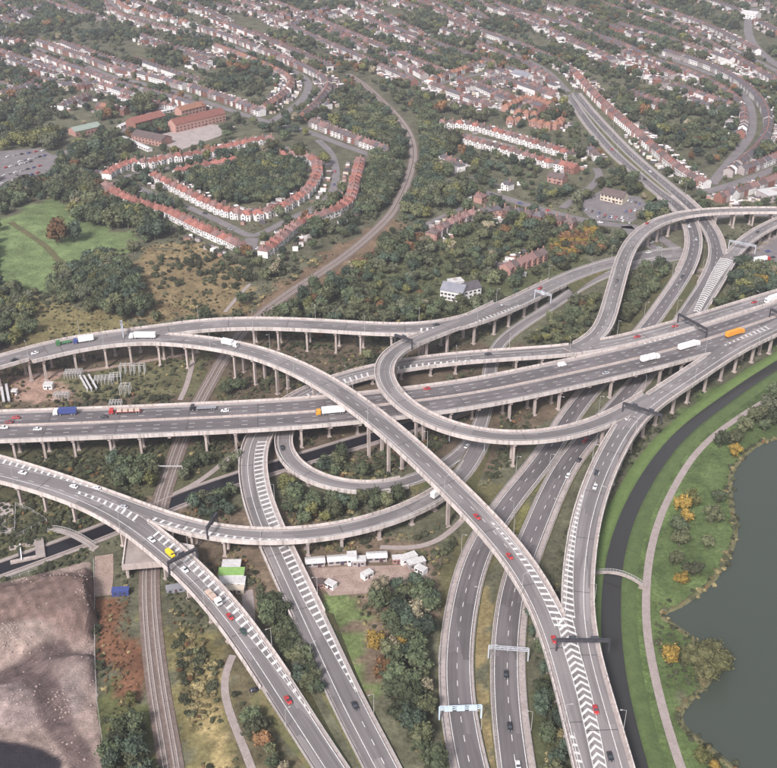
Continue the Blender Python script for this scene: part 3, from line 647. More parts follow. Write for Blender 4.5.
street([(112,186),(125,176),(150,171),(190,164),(240,152),(300,147)], 6)
street([(-30,20),(0,12),(30,3),(66,-6)], 9)
street([(105,-4),(112,4),(122,14),(142,18),(158,24),(185,30),(210,40)], 8)
street([(36,48),(60,58),(86,66),(110,76),(140,83),(170,91),(200,100),(230,110),(268,122),(300,129),(340,144),(390,162),(400,168)], 9)
street([(200,34),(240,49),(270,60),(296,72),(308,82),(306,94),(295,106),(272,121)], 9)
street([(445,180),(476,190),(505,198),(536,208),(562,215),(592,222),(626,226),(650,229)], 10)
street([(562,208),(578,196),(590,188),(600,176),(596,168)], 7)
street([(385,62),(405,72),(420,86)], 7); street([(432,86),(470,76),(500,70)], 6)
street([(442,129),(480,138),(515,147),(552,160)], 6); street([(432,163),(470,178),(500,186)], 5)
street([(420,228),(445,215),(475,204)], 5)
street([(480,38),(510,52),(545,70),(568,92)], 9)
street([(655,54),(690,66),(722,80),(746,98),(752,116),(750,135),(738,152),(722,171),(712,184)], 9)
street([(705,192),(740,182),(790,163)], 10)
street([(755,8),(748,24),(752,42),(770,60),(790,72)], 12)
street([(600,-4),(650,14),(700,32),(740,52),(790,78)], 8); street([(577,24),(620,36),(652,52)], 7)
street([(-20,165),(30,165),(70,150),(95,140),(120,131),(150,122)], 8)
street([(626,226),(640,240),(652,248),(690,256)], 9); street([(690,256),(672,246),(655,234),(640,228)], 8); street([(650,229),(690,226),(730,214),(790,216)], 9)
sheet('car_park', [(577,205),(600,191),(640,197),(651,208),(632,222),(592,220)], .11, M['tarmac'])
sheet('car_park', [(-10,152),(40,148),(62,160),(50,180),(0,195),(-10,190)], .11, M['tarmac'])
sheet('playground', [(162,134),(205,124),(236,126),(220,136),(178,151),(164,144)], .11, M['shoulder'])
sheet('lorry_yard', [(742,262),(777,238),(830,236),(830,276),(777,276),(748,276)], .11, M['tarmac'])
sheet('works_yard', [(306,568),(424,564),(430,580),(380,592),(330,596)], .10, M['dirt'])
# ---------------------------------------------------------------- railway: ballast, sleepers, rails
ribbon('track_bed', RAIL, -4.5, 4.5, 0, M['ballast'], kind='structure', z_abs=.16); occ_path(RAIL, 6)
tr = link('railway', None, kind='structure'); sl = MB()
for tk in (-1.9, 1.9):
    s = 0
    for rl in (-.75, .75):
        v, f = strip_solid(RAIL, [(tk + rl - .16, .1), (tk + rl - .16, .32), (tk + rl + .16, .32), (tk + rl + .16, .1)], range(RAIL.n)); link('rail', mesh('rail', v, f, M['rail']), tr)
    while s < min(RAIL.S[-1], 900):
        a = [RAIL.pt(s, tk - 1.3, -.07), RAIL.pt(s + .35, tk - 1.3, -.07), RAIL.pt(s + .35, tk + 1.3, -.07), RAIL.pt(s, tk + 1.3, -.07)]
        b = [(q[0], q[1], q[2] + .1) for q in a]; n = len(sl.v); sl.v += a + b; sl.f += [(n + 4, n + 5, n + 6, n + 7), (n, n + 1, n + 5, n + 4), (n + 1, n + 2, n + 6, n + 5), (n + 2, n + 3, n + 7, n + 6), (n + 3, n, n + 4, n + 7)]; s += .85
link('sleepers', mesh('sleepers', sl.v, sl.f, M['sleeper']), tr, kind='stuff')
# ---------------------------------------------------------------- the earthworks yard at bottom left
yp = W([(-60,592),(0,583),(50,571),(92,559),(94,600),(95,650),(98,700),(106,768),(110,800),(-60,800)])
hx = np.arange(-260, -85, 1.1); hy = np.arange(225, 402, 1.1); HX, HY = np.meshgrid(hx, hy, indexing='ij'); hz = np.zeros(HX.shape) + .15; yc = np.tile(np.array([.36, .272, .238]), (*HX.shape, 1))
yc *= (.8 + .4 * vnoise(HX, HY, 14, 21))[..., None]
def mound(px, py, rx, ry, h, col=None, rot=0, sharp=1.5):
    global hz
    c = at(px, py); dx, dy = HX - c[0] + (vnoise(HX, HY, 10, int(px)) - .5) * 10, HY - c[1] + (vnoise(HX, HY, 10, int(py)) - .5) * 10; u = dx * math.cos(rot) + dy * math.sin(rot); q = -dx * math.sin(rot) + dy * math.cos(rot)
    d = np.sqrt((u / rx) ** 2 + (q / ry) ** 2); g = np.clip(1 - d, 0, 1) ** sharp; hz += h * np.clip(g * 1.8, 0, 1)
    if col is not None: a = np.clip((1.05 - d) * 3, 0, 1)[..., None]; yc[:] = yc * (1 - a) + np.array(col) * a * (.85 + .3 * vnoise(HX, HY, 4, 31))[..., None]
mound(40, 612, 40, 26, 5.5, (.20, .138, .118), .1, .9); mound(70, 605, 24, 22, 4.5, (.19, .13, .112), .2, .9); mound(76, 672, 16, 15, 4, (.22, .165, .152)); mound(12, 650, 22, 9, 2.5, (.30, .23, .20)); mound(10, 700, 26, 14, 2.6, (.29, .225, .21)); mound(68, 705, 9, 14, 1.6, (.29, .23, .21)); mound(42, 668, 12, 8, 1.6, (.18, .135, .124))
for tp in ([(0,680),(25,674),(44,690),(52,722),(75,744),(83,768),(84,790)], [(30,668),(50,690),(62,720)], [(10,676),(40,660),(60,652)]):
    t = Path(W(tp), 2, 3)
    d = np.min((HX[..., None] - t.P[:, 0]) ** 2 + (HY[..., None] - t.P[:, 1]) ** 2, -1) ** .5
    a = np.clip((5 - d) / 1.2, 0, 1)[..., None] * .9; yc = yc * (1 - a) + np.array([.125, .09, .085]) * a * (.7 + .6 * np.abs(np.sin(d * 1.4)))[..., None]; hz -= .3 * a[..., 0]
pit = W([(-60,736),(0,740),(28,744),(50,750),(62,757),(60,775),(60,800),(-60,800)]); pm = inpoly(HX + (vnoise(HX, HY, 5, 41) - .5) * 4, HY, pit); hz[pm] = -1.3
hz += (vnoise(HX, HY, 3.2, 51) - .5) * .6 + (vnoise(HX, HY, 8, 52) - .5) * .8; yc *= (.76 + .48 * vnoise(HX, HY, 2.2, 54))[..., None] * (.94 + .12 * np.sin(HX * 1.3 + HY * .9 + 5 * vnoise(HX, HY, 18, 57)) * (vnoise(HX, HY, 30, 58) > .45))[..., None] * (.85 + .3 * vnoise(HX, HY + HX * .6, 5, 55))[..., None]
hz += (vnoise(HX, HY, 1.7, 53) - .5) * .2
ins = inpoly(HX + (vnoise(HX, HY, 8, 61) - .5) * 3, HY + (vnoise(HX, HY, 8, 62) - .5) * 3, yp).astype(float)
def blur(a, n):
    for _ in range(n): a = (a + np.roll(a, 1, 0) + np.roll(a, -1, 0) + np.roll(a, 1, 1) + np.roll(a, -1, 1)) / 5
    return a
ms = blur(ins, 6); hz = blur(np.maximum(hz, .05), 1); hz[pm] = -.02 + .0 * hz[pm]
hz = hz * np.clip((ms - .4) * 2, 0, 1) + np.clip(ms - .5, -.5, 0) * 3
n1 = len(hy); ii, jj = np.meshgrid(np.arange(len(hx) - 1), np.arange(n1 - 1), indexing='ij'); k0 = (ii * n1 + jj).ravel(); f = np.stack([k0, k0 + n1, k0 + n1 + 1, k0 + 1], 1); f = f[ms.ravel()[k0] > .02]
pf = blur(pm.astype(float), 5)[..., None]; pf = np.clip((pf - .3) * 2.5, 0, 1); yc = yc * (1 - pf) + np.array([.035, .03, .036]) * pf
me = mesh('earth_yard', np.stack([HX.ravel(), HY.ravel(), hz.ravel()], 1), f.tolist(), soil('yard_soil', .2, 1.2, .72, 1.22, 1.0)); colour_attr(me, yc); link('earth_yard', me, kind='structure')
occ_poly(yp)
# ================================================================ houses
def hm(n, c, v=.12, c2=None, s=.5): return mat(n, c, c2, s, coord='pos', vary=v)
M['render'] = hm('render_white', (.74, .71, .69), .12); M['cream'] = hm('render_cream', (.58, .50, .40), .1); M['brick'] = hm('brick', (.27, .13, .10), .2); M['brick_pink'] = hm('brick_pink', (.40, .23, .19), .15); M['grey_wall'] = hm('grey_wall', (.38, .33, .32), .15)
def tiles(n, c, c2, v=.2):
    m = mat(n, c, c2, .35, rough=.85, coord='pos', vary=v); return m
M['red_tile'] = tiles('red_tile', (.275, .112, .088), (.20, .088, .073), .3); M['pink_tile'] = tiles('pink_tile', (.23, .135, .122), (.175, .108, .10)); M['brown_tile'] = tiles('brown_tile', (.135, .097, .092), (.098, .073, .072)); M['slate'] = tiles('slate', (.122, .107, .118), (.088, .078, .086)); M['orange_tile'] = tiles('orange_tile', (.29, .14, .092), (.23, .115, .08))
M['glass'] = mat('window_glass', (.03, .035, .045), (.06, .065, .075), .5, rough=.15, spec=.6)
M['door'] = mat('door_paint', (.12, .04, .035), (.05, .06, .10), .1, rough=.5)
M['brick_stack'] = mat('chimney_brick', (.26, .14, .11), (.34, .2, .16), 1)
HM = {}
def hmesh(kind, w, d, h, rh):
    k = (kind, w, d, h, rh)
    if k in HM: return HM[k]
    b = MB(); x, y = w / 2, d / 2; r = MB()
    if kind == 'terrace':       # gabled: ridge along the row
        b.prism([(-y, -.3), (y, -.3), (y, h), (0, h + rh - .15), (-y, h)], -x, x)
        e = .35; t = .16
        r.prism([(-y - e, h - .1), (0, h + rh), (y + e, h - .1), (y + e, h + t), (0, h + rh + t + .05), (-y - e, h + t)], -x, x)
        bay = MB().box(-x + .5, -x + 2.6, -y - .9, -y + .1, -.2, h * .92, 0); bay.box(-x + .4, -x + 2.7, -y - 1.0, -y + .1, h * .92, h * .92 + .7, 1, None, .4, .3)
    else:                       # hipped roof with a front gable bay
        b.box(-x, x, -y, y, -.3, h)
        e = .45; n = len(r.v); hx = max(.4, x - y * .75); z0 = h - .05
        P = [(-x - e, -y - e, z0), (x + e, -y - e, z0), (x + e, y + e, z0), (-x - e, y + e, z0), (-hx, 0, h + rh), (hx, 0, h + rh)]
        r.v += P; r.f += [(0, 1, 5, 4), (1, 2, 5), (2, 3, 4, 5), (3, 0, 4), (3, 2, 1, 0)]; r.mi += [0] * 5
        bay = MB().prism([(-1.6, -.2), (1.6, -.2), (1.6, h * .96), (0, h + 1.5), (-1.6, h * .96)], 0, 1.1, 0, lambda p: (p[1] - x * .42, -y - 1.0 + p[0], p[2]))
        bay.poly([(-1.9 - x * .42, -y - 1.15, h * .93), (-x * .42, -y - 1.15, h + 1.7), (-x * .42, -y + 1.6, h + 1.7), (-1.9 - x * .42, -y + .2, h * .93)], 1); bay.poly([(-x * .42, -y - 1.15, h + 1.7), (1.9 - x * .42, -y - 1.15, h * .93), (1.9 - x * .42, -y + .2, h * .93), (-x * .42, -y + 1.6, h + 1.7)], 1)
    c = MB().box(-.5, .5, -.45, .45, h + rh * .55, h + rh + 1.5); c.box(-.35, -.05, -.15, .15, h + rh + 1.5, h + rh + 1.9); c.box(.08, .36, -.15, .15, h + rh + 1.5, h + rh + 1.9)
    HM[k] = (b, r, bay, c); return HM[k]
HCACHE = {}
def hproto(kind, w, d, h, rh, wall, roof):
    k = (kind, w, d, h, rh, wall, roof)
    if k not in HCACHE:
        b, r, bay, c = hmesh(kind, w, d, h, rh)
        HCACHE[k] = (b.mesh('wall', M[wall]), r.mesh('roof', M[roof]), bay.mesh('bay', [M[wall], M[roof]]), c.mesh('chimney', M['brick_stack']))
    return HCACHE[k]
WIN = MB().box(-.65, .65, -.04, .04, 0, 1.25).mesh('window', M['glass']); DOOR = MB().box(-.45, .45, -.04, .04, -.2, 2.0).mesh('front_door', M['door'])
HN = 0
def house(x, y, rz, kind, dims, wall, roof, label, group, mirror=1, cat='house', name=None):
    w, d, h, rh = dims; wm, rm, bm_, cm = hproto(kind, w, d, h, rh, wall, roof)
    o = thing(name or ('terraced_house' if kind == 'terrace' else 'semi_detached_house'), label, cat, (x, y, 0), rz, group)
    wl = link('wall', wm, o); rf = link('roof', rm, o); link('bay', bm_, o)
    link('chimney', cm, rf, (w / 2 * .9 if kind == 'terrace' else w * .3, 0, 0))
    yy = d / 2 + .03
    for wx, wz, sy in ((w * .28, h * .58, -1), (-w * .25, h * .58, 1), (w * .22, h * .58, 1), (w * .05, h * .14, 1), (w * .3, h * .14, 1)): link('window', WIN, o, (wx, sy * yy, wz))
    for wz in (h * .56, h * .12): link('window', WIN, o, ((-w / 2 + 1.55) if kind == 'terrace' else -w * .21, -d / 2 - (.93 if kind == 'terrace' else 1.03), wz))
    link('front_door', DOOR, o, (w * .3, -yy, .2))
    return o
FAR = MB(); FARM = ['render', 'brick', 'grey_wall', 'cream', 'pink_tile', 'brown_tile', 'slate', 'red_tile', 'orange_tile', 'brick_pink', 'glass']
def far_house(x, y, rz, kind, dims, wall, roof):
    w, d, h, rh = dims; c, s = math.cos(rz), math.sin(rz); T = lambda p: (x + p[0] * c - p[1] * s, y + p[0] * s + p[1] * c, p[2]); X, Y = w / 2, d / 2; wi, ri = FARM.index(wall), FARM.index(roof)
    FAR.box(-X, X, -Y, Y, -.3, h, wi, T)
    n = len(FAR.v); e = .3; z0 = h - .05; hx = X if kind == 'terrace' else max(.4, X - Y * .75)
    FAR.v += [T(p) for p in [(-X - .02, -Y - e, z0), (X + .02, -Y - e, z0), (X + .02, Y + e, z0), (-X - .02, Y + e, z0), (-hx, 0, h + rh), (hx, 0, h + rh)]]
    FAR.f += [(n, n + 1, n + 5, n + 4), (n + 2, n + 3, n + 4, n + 5), (n + 3, n + 2, n + 1, n)]; FAR.mi += [ri] * 3; FAR.f += [(n + 1, n + 2, n + 5), (n + 3, n, n + 4)]; FAR.mi += [wi if kind == 'terrace' else ri] * 2
    FAR.box(X * .7, X * .7 + .9, -.4, .4, h + rh * .6, h + rh + 1.3, FARM.index('brick'), T)
    for wx, wz in ((-w * .25, h * .58), (w * .25, h * .58), (-w * .25, h * .12)): FAR.box(wx - .6, wx + .6, -Y - .05, -Y + .02, wz, wz + 1.2, 10, T)
CN = {'render': 'white', 'brick': 'brick', 'grey_wall': 'grey', 'cream': 'cream', 'brick_pink': 'pink brick'}; RN = {'red_tile': 'red', 'pink_tile': 'pinkish', 'brown_tile': 'brown', 'slate': 'slate grey', 'orange_tile': 'orange'}
HPOS = []; PLOTS = []
def row(pts, kind='semi', roofs=('red_tile',), walls=('render',), face=-1, desc=None, end='left', gap=0.0, one=True, z=0, occ=7.5, miss=0.0):
    """houses along a line of photo points; face -1: fronts look to the right of the line, +1: left"""
    p = Path(W(pts, 3.0), 2.0, 2.0); s = 0; i = 0; R_ = random.Random(int(pts[0][0] * 7 + pts[0][1] * 13))
    while True:
        dims = (7.6, 8.2, 5.3, 3.0) if kind == 'semi' else (5.6, 8.6, 5.6, 2.7)
        step = dims[0] + (gap if kind != 'semi' else (gap + (2.3 if i % 2 else .15)))
        if s + step > p.S[-1] + 2: break
        c = p.pt(s + step / 2); k = p.near(c[0], c[1]); s += step
        rz = p.heading(k) + (math.pi if face > 0 else 0) + R_.uniform(-.03, .03); ns = p.N[k]
        jx_ = (R_.uniform(-.5, .5) if kind == 'semi' else R_.uniform(-.15, .15)); x, y = c[0] + ns[0] * jx_, c[1] + ns[1] * jx_
        if R_.random() < miss or occ_at(x, y): continue
        i += 1; wl = R_.choice(walls); rf = R_.choice(roofs)
        HPOS.append((x, y))
        for t in (-8, -12, -16, 8, 11): PLOTS.append((x + ns[0] * t * face * 1.0, y + ns[1] * t * face))
        if one and desc and i <= 50: house(x, y, rz, kind, dims, wl, rf, f'{CN[wl]} house with {RN[rf]} roof, {ORD[i]} from {end}, {desc}', 'houses of the ' + desc)
        else: far_house(x, y, rz, kind, dims, wl, rf)
    for (x, y) in HPOS[-i:] if i else []: occ_disc(x, y, occ)
RED = ('red_tile', 'red_tile', 'pink_tile'); MIX = ('brown_tile', 'slate', 'brown_tile', 'pink_tile', 'slate'); WH = ('render',); MW = ('render', 'brick', 'grey_wall', 'render')
# estate round the wooded green
row([(103,183),(113,193),(140,205),(170,214),(200,229),(221,238),(249,252)], 'semi', RED, WH, 1, 'outer row facing playing field', 'left')
row([(263,254),(281,240),(294,228),(320,217),(344,207),(352,196),(357,176),(362,158)], 'semi', RED, WH, 1, 'row backing onto railway', 'near corner')
row([(153,176),(175,187),(200,200),(225,211),(250,216),(270,212),(292,203),(308,190),(317,173),(313,161),(292,156),(262,158)], 'semi', RED, WH, -1, 'ring round wooded green', 'left')
row([(106,176),(118,169),(135,163),(150,164),(172,158),(190,157),(222,150),(255,142),(272,140)], 'semi', RED, WH, -1, 'top row below school', 'left')
row([(176,173),(195,169),(237,161)], 'semi', RED, WH, 1, 'short row above wooded green', 'left')
# rows right of the railway
row([(438,124),(470,126),(500,134),(540,146),(578,158)], 'semi', ('pink_tile', 'red_tile', 'brown_tile'), WH, -1, 'upper white row right of railway', 'left')
row([(446,134),(480,144),(510,152),(550,164)], 'semi', ('pink_tile', 'red_tile', 'brown_tile'), WH, -1, 'lower white row right of railway', 'left')
row([(443,158),(460,168),(480,177),(515,188)], 'semi', ('brown_tile', 'pink_tile', 'slate'), WH, -1, 'row among trees above wide road', 'left')
row([(546,162),(580,171)], 'terrace', ('brown_tile', 'red_tile'), ('brick', 'render'), -1, 'brown terrace beside pub', 'left')
row([(420,226),(440,214),(470,203),(484,197)], 'semi', ('brown_tile', 'pink_tile'), ('render', 'brick_pink'), 1, 'cul-de-sac left of wide road', 'lower end')
row([(430,236),(450,224),(478,212)], 'semi', ('brown_tile', 'pink_tile'), ('brick_pink', 'grey_wall'), -1, 'lower side of cul-de-sac', 'lower end')
row([(482,213),(500,211),(530,216),(576,225)], 'semi', ('brown_tile', 'brown_tile', 'slate'), ('brick', 'brick_pink'), 1, 'brick row below wide road', 'left')
row([(504,271),(520,264),(545,254)], 'terrace', ('pink_tile', 'brown_tile'), ('brick_pink',), -1, 'pink terrace above viaduct', 'left', gap=.6)
# rows along the far dual carriageway
row([(577,76),(600,101),(622,121),(645,141),(662,156),(688,176),(712,187)], 'terrace', ('pink_tile', 'red_tile', 'brown_tile', 'pink_tile'), ('render', 'render', 'brick_pink'), -1, 'terrace facing dual carriageway', 'far end')
row([(190,88),(225,99),(262,113)], 'terrace', MIX, MW, -1, 'dark terrace above school', 'left')
row([(312,123),(340,134),(388,152)], 'terrace', MIX, MW, -1, 'terrace ending at railway', 'left')
FARROWS = [
 ([(200,28),(235,40),(268,53),(300,66),(322,78),(328,88),(318,103),(303,117)], 'terrace', MIX, MW, -1), ([(215,47),(250,60),(282,74),(291,83),(284,95),(262,110)], 'terrace', ('pink_tile', 'brown_tile', 'orange_tile'), MW, 1),
 ([(225,42),(255,53),(285,65),(305,76)], 'terrace', MIX, MW, 1),
 ([(38,42),(60,50),(85,58),(110,68),(140,75),(170,83),(190,88)], 'terrace', MIX, MW, -1), ([(34,54),(60,64),(84,72),(110,82),(136,90),(172,99),(205,109)], 'terrace', MIX, MW, 1),
 ([(0,95),(25,88),(45,80),(72,87),(102,83)], 'semi', ('slate', 'brown_tile'), ('render', 'cream', 'brick'), -1), ([(98,107),(128,112)], 'terrace', ('brown_tile', 'orange_tile'), ('brick',), -1),
 ([(-10,12),(26,1),(60,-8)], 'semi', MIX, MW, -1), ([(-10,24),(30,10),(68,0)], 'semi', MIX, MW, 1), ([(100,-2),(118,14),(142,23),(185,34)], 'semi', ('pink_tile', 'brown_tile'), MW, -1), ([(112,-4),(126,9),(145,14),(190,24)], 'semi', ('pink_tile', 'orange_tile'), MW, -1),
 ([(212,5),(250,12),(290,17),(330,9)], 'semi', MIX, MW, -1), ([(286,28),(330,15),(372,12)], 'semi', MIX, MW, -1), ([(325,32),(350,40),(366,51)], 'semi', MIX, MW, -1), ([(205,-2),(240,4)], 'semi', MIX, MW, -1),
 ([(380,56),(412,55)], 'terrace', MIX, MW, -1), ([(380,67),(416,84)], 'terrace', MIX, MW, -1), ([(395,60),(425,77)], 'terrace', MIX, MW, 1), ([(412,47),(440,58)], 'terrace', MIX, MW, -1), ([(420,-2),(445,8),(472,26)], 'semi', MIX, MW, -1), ([(432,-5),(460,5),(490,22)], 'semi', MIX, MW, 1),
 ([(483,33),(500,39),(530,50),(560,64),(580,77)], 'terrace', MIX, MW, -1), ([(478,45),(505,56),(535,70),(556,84)], 'semi', MIX, MW, 1),
 ([(430,82),(455,73),(482,64)], 'semi', ('orange_tile', 'brown_tile'), MW, -1), ([(458,90),(485,83),(512,77)], 'semi', ('slate', 'brown_tile'), MW, 1),
 ([(505,109),(528,99),(552,106)], 'semi', ('orange_tile',), ('brick_pink',), -1), ([(506,121),(530,122),(553,127),(564,119)], 'semi', ('orange_tile',), ('brick_pink',), -1), ([(515,113),(545,117)], 'semi', ('orange_tile',), ('brick_pink',), 1),
 ([(643,47),(680,57),(712,68),(742,84),(762,104),(768,126),(759,146),(738,165),(722,179)], 'terrace', ('slate', 'brown_tile', 'slate'), ('render', 'grey_wall'), -1), ([(650,60),(685,72),(716,86),(738,102),(744,118),(741,134),(730,150),(714,168)], 'terrace', ('slate', 'brown_tile', 'pink_tile'), MW, 1),
 ([(715,178),(750,168),(785,154)], 'terrace', MIX, MW, -1), ([(718,199),(750,189),(790,174)], 'terrace', ('pink_tile', 'brown_tile'), MW, 1),
 ([(598,-9),(650,7),(700,24),(742,44),(785,68)], 'terrace', MIX, MW, -1), ([(600,4),(650,21),(698,39),(738,60),(785,88)], 'terrace', MIX, MW, 1),
 ([(577,18),(620,30),(655,46)], 'semi', MIX, MW, -1), ([(575,31),(616,43),(648,58)], 'semi', MIX, MW, 1), ([(690,-4),(730,8),(760,24)], 'semi', MIX, MW, -1), ([(720,-5),(770,4)], 'semi', MIX, MW, -1),
 ([(540,2),(570,13),(577,20)], 'semi', MIX, MW, -1), ([(500,12),(530,20),(560,36)], 'semi', MIX, MW, -1), ([(335,-5),(380,2),(410,0)], 'semi', MIX, MW, -1), ([(620,60),(655,80),(690,92)], 'semi', MIX, MW, -1, .4), ([(600,62),(625,72)], 'semi', MIX, MW, -1), ([(690,100),(722,112)], 'semi', MIX, MW, -1),
 ([(10,60),(35,70),(60,76)], 'semi', ('slate', 'brown_tile'), MW, -1), ([(120,98),(150,104),(180,108)], 'semi', ('brown_tile', 'pink_tile'), MW, -1), ([(60,108),(90,96)], 'semi', MIX, MW, -1), ([(140,40),(190,52),(215,58)], 'semi', MIX, MW, -1, .4), ([(0,40),(25,42)], 'semi', MIX, MW, -1), ([(170,5),(200,12)], 'semi', MIX, MW, -1),
 ([(442,30),(470,40)], 'semi', MIX, MW, -1), ([(595,40),(640,52)], 'semi', MIX, MW, 1, .3), ([(590,150),(600,160)], 'semi', MIX, MW, 1), ([(365,30),(400,36)], 'semi', MIX, MW, -1), ([(450,105),(475,108)], 'semi', MIX, MW, -1),
]
for fr in FARROWS: row(*fr[:4], fr[4], None, occ=4.2, one=False, miss=fr[5] if len(fr) > 5 else .05)
# streets in between: loosely parallel rows thinning into trees
EXW = [W(p) for p in ([(15,28),(60,14),(130,26),(150,48),(120,60),(45,42)], [(560,40),(600,60),(640,110),(640,130),(590,90),(560,60)], [(665,105),(715,118),(725,145),(700,160),(668,135)],[(0,100),(50,92),(100,104),(130,140),(110,215),(0,215)], [(210,60),(280,80),(282,95),(258,108),(205,92)], [(330,60),(400,85),(450,110),(450,180),(330,110)], [(180,150),(320,150),(320,210),(180,210)])]
rr_ = random.Random(5)
for k_ in range(44):
    y0 = -365 + k_ * 11.2; sl_ = .40 + .05 * math.sin(k_ * 1.7)
    p_ = Path(W([(x, y0 + sl_ * x + 7 * math.sin(x / 90 + k_ * 2.1)) for x in range(-30, 830, 30) if -15 < y0 + sl_ * x < 128] or [(0, -40), (1, -40)]), 3, 2); s_ = 0; fc_ = rr_.choice((-1, 1)); kd_ = rr_.choice(('terrace', 'semi', 'semi')); rf_ = rr_.choice((MIX, MIX, ('slate', 'brown_tile'), ('pink_tile', 'brown_tile', 'slate'))); run_ = 0
    while s_ < p_.S[-1] - 8:
        s_ += 5.6 if kd_ == 'terrace' else 8.4
        if run_ <= 0:
            run_ = rr_.randint(5, 16); skip_ = rr_.random() < .20
        run_ -= 1
        c_ = p_.pt(s_); sx_, sy_ = pix(c_[0], c_[1])
        if skip_ or sy_ > 112 or not (-30 < sx_ < 810) or any(occ_at(c_[0] + a_, c_[1] + b_) for a_ in (-5, 0, 5) for b_ in (-5, 0, 5)) or any(inpoly(np.array([c_[0]]), np.array([c_[1]]), f_)[0] for f_ in EXW): continue
        h_ = p_.heading(p_.near(c_[0], c_[1])); far_house(c_[0], c_[1], h_ + (math.pi if fc_ > 0 else 0), kd_, (7.6, 8.2, 5.3, 3.0) if kd_ == 'semi' else (5.6, 8.6, 5.6, 2.7), rr_.choice(MW), rr_.choice(rf_)); HPOS.append((c_[0], c_[1])); nn_ = p_.N[p_.near(c_[0], c_[1])]
        for t_ in (-9, -13, 9, 13): PLOTS.append((c_[0] + nn_[0] * t_, c_[1] + nn_[1] * t_))
for x_, y_ in HPOS: occ_disc(x_, y_, 5.2)
# sheds, greenhouses and back extensions in the gardens
for x_, y_ in PLOTS:
    if rr_.random() < .75 and not occ_at(x_, y_):
        c_, s_ = math.cos(rr_.uniform(-.6, .6)), math.sin(rr_.uniform(-.6, .6)); L_, D_, H_ = rr_.uniform(1.2, 2.6), rr_.uniform(1, 1.8), rr_.uniform(2, 2.8); T_ = lambda p: (x_ + p[0] * c_ - p[1] * s_, y_ + p[0] * s_ + p[1] * c_, p[2]); wi_ = rr_.choice((0, 0, 2, 2, 3, 5, 6, 9))
        FAR.box(-L_, L_, -D_, D_, -.2, H_, wi_, T_); FAR.box(-L_ - .15, L_ + .15, -D_ - .15, D_ + .15, H_, H_ + .5, rr_.choice((2, 6, 0, 5)), T_, .3, D_ * .8)
if FAR.v:
    far = link('distant_houses', mesh('distant_houses', FAR.v, FAR.f, [M[x] for x in FARM], FAR.mi)); far['kind'] = 'stuff'
    tag(far, 'hazy mass of small terraced and semi-detached houses along the far streets', 'houses')
# ---------------------------------------------------------------- single buildings
def building(name, label, cat, pa, pb, depth, h, rh, wall, roof, z=0, flat=False, wins=0, storeys=2, extra=None):
    """block whose front wall base runs between photo points pa and pb"""
    a = Vector(at(*pa)); b = Vector(at(*pb)); L = (b - a).length; rz = math.atan2(b.y - a.y, b.x - a.x); o = thing(name, label, cat, tuple((a + b) / 2), rz); x = L / 2
    link('wall', (MB().box(-x, x, 0, depth, -.3, h) if flat else MB().prism([(0, -.3), (depth, -.3), (depth, h), (depth / 2, h + rh - .15), (0, h)], -x, x)).mesh('wall', M[wall]), o)
    if flat:
        r = MB().box(-x - .3, x + .3, -.3, depth + .3, h, h + .35); rf = link('roof', r.mesh('roof', M[roof]), o)
        link('rooftop_plant', MB().box(-x * .3, x * .1, depth * .4, depth * .7, h + .35, h + 1.3).mesh('rooftop_plant', M['grey_wall']), rf)
    else:
        r = MB().prism([(-.4, h - .15), (depth / 2, h + rh), (depth + .4, h - .15), (depth + .4, h + .1), (depth / 2, h + rh + .25), (-.4, h + .1)], -x - .3, x + .3); rf = link('roof', r.mesh('roof', M[roof]), o)
    n = wins or max(2, int(L / 4)); wn = MB().box(-.9, .9, -.06, .02, 0, 1.3).mesh('window', M['glass'])
    for st in range(storeys):
        for i in range(n): link('window', wn, o, (-x + (i + .5) * L / n, -.02, 1.0 + st * 2.8))
    dd = link('door', MB().box(-.8, .8, -.07, .02, -.2, 2.2).mesh('door', M['door']), o, (x * .1 + L / n * .5, -.03, 0))
    for t in np.linspace(0, 1, 6):
        for q in (0, depth * .5, depth):
            c = a.lerp(b, t); occ_disc(c.x - math.sin(rz) * q, c.y + math.cos(rz) * q, 4)
    return o
M['green_roof'] = mat('green_roof', (.20, .25, .21), (.26, .30, .26), .2); M['grey_roof'] = mat('grey_roof', (.17, .17, .20), (.23, .23, .26), .2); M['white_roof'] = mat('white_roof', (.46, .45, .45), (.58, .56, .55), .3, c3=(.36, .33, .31))
building('hall', 'long brick hall with grey-green roof beside the small lawn at upper left', 'hall', (76,137), (102,131), 14, 5, 3, 'brick_pink', 'green_roof', storeys=1)
building('school_building', 'long red school wing with gabled roof above the pale playground', 'school', (176,133), (226,121), 13, 8, 4.5, 'brick_pink', 'red_tile', wins=14)
building('school_building', 'brown roofed school block left of the playground', 'school', (136,130), (166,122), 16, 6.5, 4, 'brick', 'red_tile')
building('school_building', 'low red roofed school block in front of the brown one', 'school', (132,141), (162,147), 15, 6, 3.5, 'brick_pink', 'brown_tile')
building('school_building', 'orange roofed block at the upper right of the school', 'school', (182,117), (206,111), 12, 6, 3.5, 'brick_pink', 'orange_tile')
building('garage_row', 'row of white lock-up garages above the school', 'garages', (121,129), (148,118), 5.5, 2.6, .8, 'render', 'white_roof', storeys=1)
building('garage_row', 'second row of white lock-up garages reaching towards the terrace', 'garages', (150,117), (186,109), 5.5, 2.6, .8, 'render', 'white_roof', storeys=1)
building('garage_row', 'white row of garages in front of the school blocks', 'garages', (121,140), (148,152), 5, 2.6, .8, 'render', 'white_roof', storeys=1)
building('pub', 'pub with cream walls and brown pitched roof in its car park', 'pub', (600,200), (622,205), 11, 5.5, 4, 'cream', 'brown_tile', wins=6)
